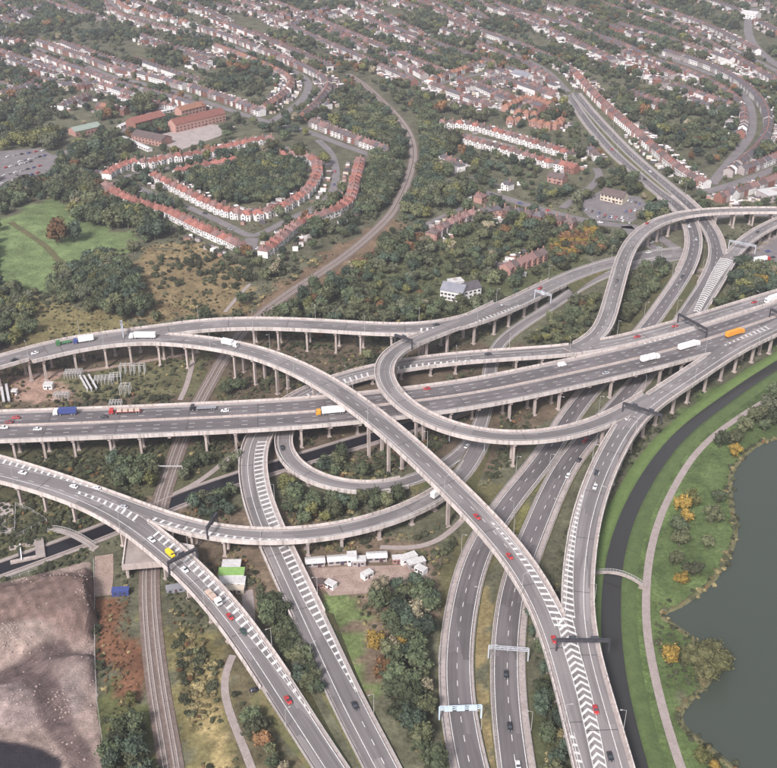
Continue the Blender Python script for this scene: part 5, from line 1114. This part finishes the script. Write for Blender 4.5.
def car(x, y, z, rz, c, label, group=None, parts=True):
    o = thing('car' if parts != 'parked' else 'parked_car', label, 'car', (x, y, z), rz, group)
    link('body', vm(('body', 'car', c), car_body, PAINT[c]), o); link('windows', vm(('windows', 'car'), car_cabin, M['glass']), o); link('roof', vm(('roof', 'car', c), car_roof, PAINT[c]), o); wheels(o, (-1.3, 1.3), .78, .33)
    CARO.append(o)
    if parts:
        for s in (-1, 1): link('headlight', HEAD, o, (2.05, s * .55, .62)); link('tail_light', TAIL, o, (-2.1, s * .6, .68))
    return o
def van(x, y, z, rz, c, label):
    o = thing('van', label, 'van', (x, y, z), rz)
    link('body', vm(('body', 'van', c), lambda: loft([(-2.6, section(.95, .35, 2.25)), (1.2, section(.95, .3, 2.3)), (1.75, section(.93, .3, 1.35)), (2.55, section(.88, .35, 1.0))]), PAINT[c]), o)
    link('windscreen', vm(('windscreen', 'van'), lambda: loft([(1.24, section(.82, 1.4, 2.16)), (1.8, section(.82, 1.30, 1.36, .02))]), M['glass']), o); wheels(o, (-1.6, 1.6), .86, .35)
    for s in (-1, 1): link('headlight', HEAD, o, (2.5, s * .6, .75)); link('tail_light', TAIL, o, (-2.6, s * .8, .9))
    return o
def lorry(x, y, z, rz, cab, box, label, L=13.0, h=2.8, flat=False, load=None, gap=False):
    o = thing('lorry', label, 'lorry', (x, y, z), rz); f = L / 2 + 1.5
    link('cab', vm(('cab', 'lorry', cab), lambda: loft([(-1.2, section(1.22, .55, 3.1)), (.7, section(1.22, .5, 3.0)), (1.1, section(1.2, .5, 2.0)), (1.2, section(1.15, .5, 1.7))]), PAINT[cab]), o, (f, 0, 0)); link('windscreen', vm(('windscreen', 'lorry'), lambda: loft([(.72, section(1.1, 1.75, 2.75)), (1.16, section(1.1, 1.75, 1.95))]), M['glass']), o, (f + .03, 0, 0))
    link('chassis', vm(('chassis', L), lambda: MB().box(-L / 2, L / 2 + 2.2, -.9, .9, .75, 1.1), M['chassis']), o)
    if flat:
        link('flatbed', vm(('flatbed', L, box), lambda: MB().box(-L / 2, L / 2 - .6, -1.25, 1.25, 1.1, 1.35), PAINT[box]), o)
        for i in range(load or 0): link('load', vm(('load', box), lambda: MB().box(-1.3, 1.3, -1.1, 1.1, 1.35, 2.3, 0, None, .15, .1), PAINT['beige']), o, (-L / 2 + 2 + i * 3.1, 0, 0))
    elif gap:
        for a, b_ in ((-L / 2, -.3), (.4, L / 2 - .3)): link('trailer', vm(('trailer', L, box, a), lambda: MB().box(a, b_, -1.25, 1.25, 1.1, 1.1 + h, 0, None, .05, .05), PAINT[box]), o)
    else: link('trailer', vm(('trailer', L, box, h), lambda: MB().box(-L / 2, L / 2 - .3, -1.25, 1.25, 1.1, 1.1 + h, 0, None, .06, .06), PAINT[box]), o)
    wheels(o, [-L / 2 + 1.2, -L / 2 + 2.5, f - .2] + ([L / 2 - 1] if L > 9 else []), 1.08, .5, True)
    for s in (-1, 1): link('headlight', HEAD, o, (f + 1.18, s * .85, .95)); link('tail_light', TAIL, o, (-L / 2, s * .95, .95))
    return o
def onroad(key, px, py, flip=False, dz=.10):
    p = RD[key]['p']; i, q, off = p.px(px, py); return q[0], q[1], q[2] + dz + RD[key]['base'], p.heading(i) + (math.pi if flip else 0)
for key, px, py, fl, c, lab in [
 ('m6',16,418.5,True,'red','red car on the far motorway carriageway near the left edge'), ('m6',9,423,True,'dark_red','dark red car next to the red car at the left edge of the motorway'), ('m6',4,428.5,False,'white','white car at the very left edge of the motorway'), ('m6',38,430,False,'white','white car on the near motorway carriageway at left'), ('m6',104,418,True,'black','dark car behind the blue and white lorry on the motorway'), ('m6',225,411.5,True,'white','white car behind the dark flatbed on the motorway'), ('m6',427,389.5,True,'red','red car on the motorway just right of the hairpin loop'), ('m6',606,374,False,'silver','silver car on the near motorway carriageway right of centre'),
 ('west_slip',23,474,False,'white','white car on the bottom left slip nearest the left edge'), ('cross_ramp',97,489,False,'white','white car on the upper lane where the bottom left slips divide'), ('west_slip',185,571,False,'white','white car just below the gantry on the bottom left slip'), ('west_slip',152,541,False,'white','small white car by the hatching before the yellow van'), ('west_slip',230,618,False,'red','red car behind the beige lorry on the bottom left slip'), ('west_slip',243.5,633,False,'dark_green','dark green car following the red car on the bottom left slip'), ('west_slip',288,701.5,False,'red','red car low down on the bottom left slip'),
 ('cross_ramp',74,487.5,False,'white','white car near the upper parapet of the bottom left slip'), ('cross_ramp',124,508,False,'silver','silver car at the fork of the low viaduct'),
 ('north_slip',35,354,True,'white','white car on the upper left slip viaduct near the left edge'), ('north_slip',540,289,True,'red','red car on the upper slip below the pink terrace'), ('north_slip',501,307.5,True,'white','white car on the upper slip right of the hairpin'), ('north_slip',436,325.5,True,'black','dark car where the hairpin loop joins the upper slip'), ('north_slip',14,361,True,'black','dark car at the left end of the upper left slip viaduct'),
 ('low_loop',282.5,449,False,'black','dark car at the top of the narrow low ramp'), ('low_loop',467,447,False,'white','white car under the grey-blue gantry on the ground road'),
 ('high_curve',477,518,False,'red','red car on the tall viaduct halfway down'), ('high_curve',509.5,557.5,False,'red','second red car on the tall viaduct beside the hatching'), ('high_curve',554,641,False,'red','bright red car next to the chevrons where the viaducts join'),
 ('express_east',579,461,False,'black','dark car high on the right expressway carriageway'), ('express_east',568,476.5,False,'white','white car on the right expressway carriageway below the loop'), ('express_east',585,441,False,'red','red car under the joining ramps on the right expressway carriageway'), ('express_east',506,676,True,'black','dark car just below the grey gantry on the expressway'), ('express_east',509.7,728,True,'black','lower dark car on the right expressway carriageway'), ('express_east',518,767,True,'white','white car cut off by the bottom edge on the expressway'),
 ('expressway_slip',596,474,False,'black','dark car on the river viaduct'), ('expressway_slip',595,488,False,'white','white car behind the dark one on the river viaduct'), ('expressway_slip',595.5,711,False,'red','red car right of the chevrons at the bottom'), ('expressway_slip',610,758,False,'black','dark car at the bottom right of the chevron road'),
 ('motorway_slip',355,707,False,'black','dark car low on the hatched slip road'), ('motorway_slip',488,355,False,'black','dark car on the slip beside the motorway'), ('motorway_slip',675,327,False,'red','red car on the slip beside the motorway at right'), ('motorway_slip',637,337.5,False,'red','second red car on the slip beside the motorway'), ('motorway_slip',754,303,False,'red','red car on the slip near the right edge'),
 ('sweep_ramp',617,281.5,True,'black','dark car on the straight part of the high right ramp'), ('sweep_ramp',647,224,True,'red','red car on the bend of the high right ramp'),
 ('express_west',689,227,True,'white','white car beneath the high right ramp'), ('express_west',696,240,True,'silver','silver car below the white one under the high ramp'), ('express_west',682,277,True,'black','dark car on the curving carriageway below the high ramp'), ('express_west',612,150,True,'red','red car far up the dual carriageway'), ('express_west',645,180,True,'black','dark car on the dual carriageway before the underpass'), ('express_east',650,172,False,'white','white car on the far dual carriageway'), ('yard_ramp',757,233,False,'black','dark car on the short ramp by the lorry yard')]:
    x, y, z, h = onroad(key, px, py, fl); car(x, y, z, h, c, lab)
x, y, z, h = onroad('west_slip', 170.6, 555.5); van(x, y, z, h, 'yellow', 'bright yellow van under the gantry on the bottom left slip')
x, y, z, h = onroad('m6', 562, 366, False); van(x, y, z, h, 'white', 'white van on the motorway right of the loop')
for key, px, py, fl, cab, box, lab, kw in [
 ('m6',68,414.5,True,'white','blue','lorry with blue trailer and white cab on the motorway at left',dict(L=9.5)), ('m6',128,413,True,'red','dark_red','long red car transporter on the motorway at left',dict(L=14, flat=True, load=4)), ('m6',206,409.5,True,'black','grey','dark flatbed lorry on the motorway',dict(L=11, flat=True, load=0)), ('m6',333,413.5,True,'orange','white','lorry with orange cab and white trailer beside the tall viaduct',dict(L=12.5, h=2.9)),
 ('north_slip',86,342,True,'blue','white','blue and white lorry on the upper left slip viaduct',dict(L=9)), ('high_curve',145,338.5,True,'white','white','long white lorry next to the gantry on the upper left viaduct',dict(L=13)), ('high_curve',228,345.5,False,'white','white','small white lorry at the start of the tall curved viaduct',dict(L=7.5)), ('north_slip',66,344,True,'green','green','small green flatbed behind the blue lorry on the upper left viaduct',dict(L=6, flat=True, load=0)),
 ('m6',648,361,False,'white','white','white two-box lorry on the near motorway carriageway',dict(L=10, gap=True)), ('m6',687,348.5,False,'white','white','white lorry behind the two-box lorry on the motorway',dict(L=13)), ('m6',733,336,False,'orange','orange','orange-yellow lorry on the motorway at right',dict(L=11.5)), ('m6',775,300,True,'white','white','white lorry cut off by the right edge on the motorway',dict(L=13)),
 ('west_slip',212,598,False,'white','beige','flatbed lorry with beige load on the bottom left slip',dict(L=8, flat=True, load=2)), ('cross_ramp',436,497,True,'white','white','white lorry on the low viaduct beneath the tall one',dict(L=6))]:
    x, y, z, h = onroad(key, px, py, fl); lorry(x, y, z, h, cab, box, lab, **kw)
q = at(760, 262); lorry(q[0], q[1], .15, R(20), 'red', 'white', 'white lorry parked in the yard at the right edge', L=11)
q = at(712, 299); car(q[0], q[1], .3, .5, 'red', 'red car parked below the lorry yard')
PK = {}
def parked(lst, cs, lab, group, rz=None, z=.12):
    for i, (px, py, *a) in enumerate(lst):
        q = at(px, py); c = cs[i % len(cs)]; nm = c.replace('_', ' ')
        car(q[0], q[1], z, a[0] if a else (rz if rz is not None else rt.uniform(0, 6.28)), c, '', f'cars {lab}', 'parked'); PK.setdefault((nm, lab), []).append((CARO[-1], px, py))
pcs = ['white', 'silver', 'black', 'blue', 'red', 'white', 'grey']
parked([(580 + 6.2 * i + rt.uniform(-.6, .6), 208 + 1.9 * i) for i in range(9)] + [(594 + 6 * i, 197 + 1.0 * i) for i in range(1)] + [(626 + 4.5 * i, 212 - .6 * i) for i in range(5)] + [(598 + 6 * i, 217 + .3 * i) for i in range(6)] + [(628 + 3.8 * i, 201 + 1.1 * i) for i in range(4)], pcs, 'parked outside the pub', '', R(70))
parked([(8 + 7 * i, 157 - 1.2 * i) for i in range(6)] + [(4 + 6 * i, 190 - 1.8 * i) for i in range(6)] + [(4 + 6 * i, 176 - 1.6 * i) for i in range(7)] + [(2 + 6 * i, 184 - 1.8 * i) for i in range(7)] + [(20 + 5 * i, 162 - 1.2 * i) for i in range(6)] + [(6 + 5 * i, 168 - 1.2 * i) for i in range(6)], pcs, 'in the top left car park', '', R(60))
parked([(258,249,.9),(262,246,.9),(205,214,-.5),(170,203,-.5),(160,199,-.5),(140,192,-.4),(230,230,-.5),(285,225,.6),(310,214,.6),(325,205,.5),(334,185,1.4),(335,172,1.5),(180,167,.1),(205,163,.1),(262,151,.1)], pcs, 'parked in the estate street', '', None)
parked([(648.6,253,.4),(659,248.5,.4),(652,243,.8)], ['white', 'silver', 'white'], 'on the roundabout below the high ramp', '')
parked([(255,691,.3),(261,697,.4)], ['black', 'blue'], 'parked beside the viaduct end above the bushes', '')
parked([(752,270,.4),(768,252,.4),(773,258,.4),(746,272,.4)], ['silver', 'blue', 'black', 'white'], 'in the lorry yard at the right', '')
parked([(457,183,-.5),(470,188,-.5),(492,195,-.4),(520,204,-.35),(548,211,-.3),(600,223,-.2)], pcs, 'on the wide road left of the pub', '')
for (nm, lab), l in PK.items(): by_order(l, lambda o, e: f'{nm} car' + (f', {o} from {e} of those' if o else '') + f' {lab}')
# ================================================================ overhead gantries
M['sign_face'] = mat('sign_face', (.05, .055, .07), (.07, .075, .09), 1, rough=.5)
def gantry(key, px, py, label, wid=None, steel='steel_dark', h=6.2, extra=(1.0, 1.0), signs=2, back=False):
    p = RD[key]['p']; i, q, off = p.px(px, py); wd = RD[key]['w'][i] / 2; c = p.P[i]; a, b = (wid if wid else (-wd - extra[0], wd + extra[1]))
    o = thing('sign_gantry', label, 'gantry', (c[0], c[1], c[2]), p.heading(i)); m = M[steel]
    bt = MB()
    for z0 in (h - 1.0, h): 
        for x0 in (-.45, .45): bt.box(x0 - .12, x0 + .12, a, b, z0 - .12, z0 + .12)
    if steel == 'steel_dark': bt.box(-.42, .42, a, b, h - .95, h - .02)
    n = max(3, int((b - a) / 1.6))
    for k in range(n):
        y0, y1 = a + (b - a) * k / n, a + (b - a) * (k + 1) / n
        for x0 in (-.45, .45): bt.bar((x0, y0, h - 1 if k % 2 else h), (x0, y1, h if k % 2 else h - 1), .08)
        bt.box(-.45, .45, y0 - .06, y0 + .06, h - .06, h + .06)
    link('beam', bt.mesh('beam', m), o)
    for y in (a, b): link('post', MB().box(-.3, .3, -.3, .3, -.2, h).mesh('post', m), o, (0, y, 0))
    for k in range(signs):
        y = a + (b - a) * (k + .7) / (signs + .4); s = MB().box(-.08, .08, -1.5, 1.5, h - 1.6, h + 1.0); sg = link('sign', s.mesh('sign', M[steel]), o, (-.7, y, 0)); link('sign_face', MB().box(.085, .12, -1.38, 1.38, h - 1.5, h + .9).mesh('sign_face', M['sign_face']), sg)
    return o
gantry('north_slip', 121, 333, 'dark gantry over the upper left slip viaduct where it forks', steel='steel_grey', extra=(-4, 1))
gantry('m6', 703, 338, 'black gantry across the motorway beside the far slip', wid=(1.5, 25.5), signs=2)
gantry('m6', 772, 318, 'black gantry over the near motorway carriageway at the right edge', wid=(-14, 1), signs=1)
gantry('expressway_slip', 632, 414, 'black gantry where the hairpin loop joins the river viaduct', wid=(-7.5, 14), signs=2)
gantry('expressway_slip', 581, 652, 'black gantry spanning the chevrons at bottom right', wid=(-10.5, 9.6), signs=2)
gantry('loop_ramp', 402, 345, 'black gantry at the top of the hairpin loop', signs=1)
gantry('north_slip', 533, 297, 'grey gantry hanging off the upper slip over the ground road', wid=(-17, -5), steel='steel_grey', signs=1)
gantry('yard_ramp', 735, 249, 'grey-blue gantry at the tip of the hatching by the lorry yard', steel='steel_grey', extra=(1, 8), signs=1)
gantry('west_slip', 182, 565, 'black gantry by the yellow van on the bottom left slip', signs=1)
gantry('cross_ramp', 211, 533, 'dark gantry across the low viaduct near its fork', signs=1)
gantry('low_loop', 471, 447, 'blue-grey gantry over the ground road under the loop', wid=(-10, 10), steel='steel_grey', signs=1)
gantry('express_east', 507, 657, 'grey gantry over the right expressway carriageway', steel='steel_grey', signs=0)
gantry('express_west', 457, 718, 'pale blue gantry over the left expressway carriageway', steel='steel_blue', signs=3)
gantry('high_curve', 383, 424, 'small dark sign bridge on the tall viaduct', signs=0, h=4.5) if False else None
# ================================================================ bridges and other single structures
def arch_bridge(label, pa, pb, wd, rise, z0, z1, cat='footbridge'):
    px_ = pa[0] > 400
    a = Vector(at(*pa, z0)); b = Vector(at(*pb, z1)); P = [a.lerp(b, t) + Vector((0, 0, rise * 4 * t * (1 - t))) for t in np.linspace(0, 1, 17)]; d = (b - a); d.z = 0; d.normalize(); nn = Vector((-d.y, d.x, 0)); o = thing('footbridge', label, cat, tuple(a))
    v = []; f = []
    for p in P:
        p = p - a
        for s, z in ((-1, 0), (1, 0), (1, -.5), (-1, -.5)): v.append(tuple(p + nn * (s * wd / 2) + Vector((0, 0, z))))
    for i in range(16):
        for j in range(4): f.append((i * 4 + j, (i + 1) * 4 + j, (i + 1) * 4 + (j + 1) % 4, i * 4 + (j + 1) % 4))
    f += [(0, 1, 2, 3), (64, 67, 66, 65)]; link('deck', mesh('deck', v, f, M['concrete'] if px_ else M['concrete_dark']), o)
    for s in (-1, 1):
        r = MB()
        for i in range(16):
            p0, p1 = P[i] - a + nn * (s * wd / 2), P[i + 1] - a + nn * (s * wd / 2); r.bar(p0 + Vector((0, 0, 1.1)), p1 + Vector((0, 0, 1.1)), .09); r.bar(p0, p0 + Vector((0, 0, 1.1)), .05); r.bar(p0 + Vector((0, 0, .55)), p1 + Vector((0, 0, .55)), .05)
        link('railing', r.mesh('railing', M['lamp']), o)
    for p in (P[0], P[-1]): link('abutment', MB().box(-1.6, 1.6, -1.8, 1.8, -2.5, -.2).mesh('abutment', M['concrete_dark']), o, tuple(p - a), math.atan2(d.y, d.x))
    return o
arch_bridge('slender white arched footbridge over the river', (594,573), (643,585), 1.7, 3.2, .8, .8)
arch_bridge('grey arched footbridge over the canal at left', (50,529), (94,547), 3.0, 2.4, .8, .8)
# covered railway portal under the bottom left slip
c0 = RAIL.near(*at(147, 556)[:2]); qq = RAIL.P[c0]; o = thing('railway_portal', 'concrete box over the railway beneath the bottom left slip', 'bridge', (qq[0], qq[1], 0), RAIL.heading(c0))
link('roof_slab', MB().box(-14, 17, -10, 10, 6.0, 7.0).mesh('roof_slab', M['concrete_dark']), o)
for s in (-1, 1): link('side_wall', MB().box(-14, 17, s * 8.8 - .6, s * 8.8 + .6, -.2, 6.0).mesh('side_wall', M['concrete']), o)
link('roof_edge', MB().box(-15, -14, -10.6, 10.6, 5.2, 7.8).mesh('roof_edge', M['concrete']), o); link('roof_edge', MB().box(17, 18, -10.6, 10.6, 5.2, 7.8).mesh('roof_edge', M['parapet']), o)
for s in (-1, 1): link('roof_kerb', MB().box(-14, 17, s * 10.3 - .3, s * 10.3 + .3, 6.0, 7.9).mesh('roof_kerb', M['parapet']), o)
pts = W([(152,536),(171,541),(194,545),(196,556),(184,562),(160,545)], 9.2)
sl_ = thing('gore_slab', 'pale wedge of concrete filling the gap between the forking bottom left viaducts', 'slab', pts[0]); n = len(pts); v = [(p[0] - pts[0][0], p[1] - pts[0][1], 0) for p in pts] + [(p[0] - pts[0][0], p[1] - pts[0][1], -1.2) for p in pts]; f = [tuple(range(n)), tuple(reversed(range(n, 2 * n)))] + [(i, n + i, n + (i + 1) % n, (i + 1) % n) for i in range(n)]
gm = mesh('slab', v, f, M['parapet']); bm = bmesh.new(); bm.from_mesh(gm); bmesh.ops.recalc_face_normals(bm, faces=bm.faces); bm.to_mesh(gm); bm.free(); link('slab', gm, sl_)
sl2 = MB().box(-.8, .8, -.8, .8, -9.2, -1.2).mesh('support', M['concrete']); link('support', sl2, sl_, (pts[3][0] - pts[0][0] - 3, pts[3][1] - pts[0][1], 0))
# canal lock at the left edge
q = at(31, 552); o = thing('canal_lock', 'concrete lock with white balance beam on the canal at left', 'lock', (q[0], q[1], 0), R(20)); 
for y in (-5.2, 5.2): link('lock_wall', MB().box(-9, 6, y - 1, y + 1, -.3, 1.0).mesh('lock_wall', M['concrete']), o)
link('lock_bridge', MB().box(2, 6, -7, 7, 1.0, 1.6).mesh('lock_bridge', M['concrete_dark']), o); link('gate', MB().box(-.3, .3, -4.2, 4.2, -.2, 1.2).mesh('gate', M['steel_dark']), o, (-5, 0, 0)); link('balance_beam', MB().box(-.22, .22, -6, 6, 1.2, 1.6).mesh('balance_beam', M['white']), o, (-4.2, 0, 0))
def fence(name, label, pts, h=2.2, m='lamp', sp=3.2, rails=(.4, 1.2, 2.1)):
    P = W(pts); o = thing(name, label, 'fence', P[0]); a = Vector(P[0]); pm = MB().box(-.09, .09, -.09, .09, -.1, h).mesh('post', M[m]); k = 0
    for i in range(len(P) - 1):
        u, w2 = Vector(P[i]) - a, Vector(P[i + 1]) - a; L = (w2 - u).length; nn = max(1, int(L / sp)); b = MB()
        for r_ in rails: b.bar(u + Vector((0, 0, r_)), w2 + Vector((0, 0, r_)), .05)
        link('rails', b.mesh('rails', M[m]), o)
        for j in range(nn): link('post', pm, o, tuple(u.lerp(w2, j / nn)))
    return o
fence('compound_fence', 'pale fence round the compound at the left edge', [(-10,536),(15,533),(16,506),(30,511),(47,522),(32,530),(16,538)])
fence('boundary_fence', 'pale fence along the right side of the earth yard', [(94,562),(95,600),(95,650),(97,700),(106,768)])
fence('boundary_fence', 'pale railing along the top of the earth yard', [(-5,581),(20,576),(38,571)], 1.4)
# garden compound
sheet('compound', [(-20,500),(13,503),(15,533),(-20,540)], .1, M['shoulder'], occ=False)
# substation: steel racks
M['zinc'] = mat('zinc', (.5, .49, .48), (.6, .59, .58), 1, rough=.5)
M['duct'] = mat('duct', (.42, .41, .42), (.52, .5, .5), .6)
def rack(label, px, py, n, L, wd, h, rz, bars=3, grp='switchgear racks of the substation under the upper left viaduct'):
    q = at(px, py); o = thing('switchgear_rack', label, 'switchgear', (q[0], q[1], 0), rz, grp)
    for i in range(n):
        fx = MB(); x = (i - (n - 1) / 2) * wd
        for y in (-L / 2, 0, L / 2): fx.bar((x, y, -.1), (x, y, h), .16)
        fx.bar((x, -L / 2, h), (x, L / 2, h), .2); link('frame', fx.mesh('frame', M['zinc']), o)
    for k in range(bars):
        y = -L / 2 + L * (k + .5) / bars; b = MB(); b.bar((-(n - 1) / 2 * wd, y, h + .25), ((n - 1) / 2 * wd, y, h + .25), .14, 0, 6)
        for i in range(n): b.bar(((i - (n - 1) / 2) * wd, y, h - .8), ((i - (n - 1) / 2) * wd, y, h + .3), .22, 0, 6)
        link('busbar', b.mesh('busbar', M['lamp']), o)
    occ_disc(q[0], q[1], 4)
for a in [('wide rack with many bars left of the white beams',74,376,7,6,1.6,3.2,.05,4), ('tall square frame right of the substation',126,373,3,5,3.0,5.5,.05,2), ('second tall square frame beside the first',140,373,3,5,3.0,5.5,.05,2), ('rack right of the white beams',104,382,6,7,2.0,3.0,.12,4), ('far right rack of the low row',116,380,4,7,2.0,3.4,.2,3), ('low rack in front near the motorway',62,398,6,5,1.6,3.0,.03,3), ('single tall frame near the motorway',126,394,3,6,2.6,6,0,2), ('small rack beside the tall frame near the motorway',116,406,5,5,1.6,3,.05,2)]: rack(*a)
for i, (px, py) in enumerate([(84,385), (88,385), (93,384)]):
    q = at(px, py); o = thing('bus_duct', ['leftmost', 'middle', 'rightmost'][i] + ' of the three long white beams in the substation', 'duct', (q[0], q[1], 0), R(118)); link('duct', MB().box(-9, 9, -.5, .5, 1.6, 2.2).mesh('duct', M['duct']), o)
    for x in (-8, 0, 8): link('support', MB().box(-.15, .15, -.35, .35, -.1, 1.6).mesh('support', M['zinc']), o, (x, 0, 0))
for px, py, lab in [(3,396,'left'), (8,395,'right')]:
    q = at(px, py); o = thing('bus_duct', f'{lab} pale beam at the left edge above the motorway', 'duct', (q[0], q[1], 0), R(112)); link('duct', MB().box(-10, 10, -.7, .7, 1.6, 2.4).mesh('duct', M['duct']), o)
    for x in (-8, 0, 8): link('support', MB().box(-.15, .15, -.4, .4, -.1, 1.6).mesh('support', M['zinc']), o, (x, 0, 0))
def cabin(label, px, py, L, wd, h, rz, m='white', roof='white_roof', cat='cabin', stripe=None):
    q = at(px, py); o = thing('site_cabin', label, cat, (q[0], q[1], 0), rz); link('wall', MB().box(-L / 2, L / 2, -wd / 2, wd / 2, .1, h).mesh('wall', M[m] if m in M else PAINT[m]), o); link('roof', MB().box(-L / 2 - .15, L / 2 + .15, -wd / 2 - .15, wd / 2 + .15, h, h + .2).mesh('roof', M[roof] if roof in M else PAINT[roof]), o)
    for x in (-L * .3, L * .25): link('window', MB().box(-.6, .6, -.03, .03, 0, .9).mesh('window', M['glass']), o, (x, -wd / 2 - .03, h * .4))
    link('door', MB().box(-.45, .45, -.03, .03, -.05, 2).mesh('door', M['door']), o, (0, -wd / 2 - .03, .1)); return o
PAINT['lime'] = paint('lime', (.2, .36, .08)); M['lime_roof'] = mat('lime_roof', (.18, .33, .09), (.25, .40, .13), .6)
cabin('white kiosk with white roof in a hut at left of the substation', 49, 388, 5, 4, 3, 0, 'white'); cabin('small cream hut near the left edge above the motorway', 15, 394, 3, 3, 2.6, 0, 'white')
cabin('pale box at the top of the green stack of containers', 232, 569, 8, 5, 3.2, .02, 'grey_wall'); cabin('bright green roofed container between the two bottom left roads', 232, 577, 11, 5, 3.2, .02, 'white', 'lime_roof', 'container'); cabin('long white container in front of the green roofed one', 233, 585, 11, 4, 3, .02, 'white', 'white_roof', 'container'); cabin('small yellowish container nearest the dirt track', 235, 592, 8, 3, 2.4, .02, 'cream', 'cream', 'container')
cabin('white box standing on end between the sheds', 352, 563, 4, 4, 5, .1); cabin('small grey cabin right of the white box', 359, 564, 6, 4, 3, .05, 'grey_wall'); cabin('pale cabin at the right end of the shed row', 398, 562, 5, 3, 2.8, .1, 'brick_pink')
cabin('white caravan right of the shed row', 408, 561, 8, 3.5, 3, .5); cabin('grey caravan right of the white one', 416, 566, 8, 3.5, 3, .4, 'grey_wall'); cabin('small white caravan by the copse', 421, 572, 5, 3, 2.6, -.7)
cabin('rusty white container by the lawn', 331, 587, 4.5, 3, 2.6, -.6, 'white'); cabin('small brown hut by the lawn', 318, 586, 5, 4, 2.4, .2, 'brick_pink', 'brown_tile'); cabin('white van body dumped beside the copse', 367, 577, 5, 3, 2.6, .7)
cabin('blue container by the railway portal', 121, 594, 7, 3, 2.6, .1, 'blue', 'blue', 'container'); cabin('grey container on the other side of the railway portal', 176, 591, 8, 3, 2.6, .25, 'grey', 'grey', 'container')
# railway signal bridge
c1_ = RAIL.near(*at(163, 476)[:2]); qq = RAIL.P[c1_]; o = thing('signal_gantry', 'pale signal gantry over the railway left of the canal', 'gantry', (qq[0], qq[1], 0), RAIL.heading(c1_)); link('beam', MB().box(-.2, .2, -7, 7, 5.6, 6.1).mesh('beam', M['lamp']), o)
for y in (-7, 7): link('post', MB().box(-.18, .18, -.18, .18, -.2, 5.6).mesh('post', M['lamp']), o, (0, y, 0))
# street lamps along the near ground paths and the estate
# ================================================================ the hazy air
HZ = MB().box(-6500, 6500, -1000, 7500, -3.2, 306).mesh('haze', None); hm_ = bpy.data.materials.new('haze'); hm_.use_nodes = True; t = hm_.node_tree; t.nodes.remove(t.nodes['Principled BSDF']); pv = t.nodes.new('ShaderNodeVolumePrincipled'); pv.inputs['Color'].default_value = (.86, .87, .97, 1); pv.inputs['Density'].default_value = .000125; pv.inputs['Anisotropy'].default_value = .2
t.links.new(pv.outputs[0], t.nodes['Material Output'].inputs['Volume']); HZ.materials.append(hm_); link('haze', HZ, kind='stuff')
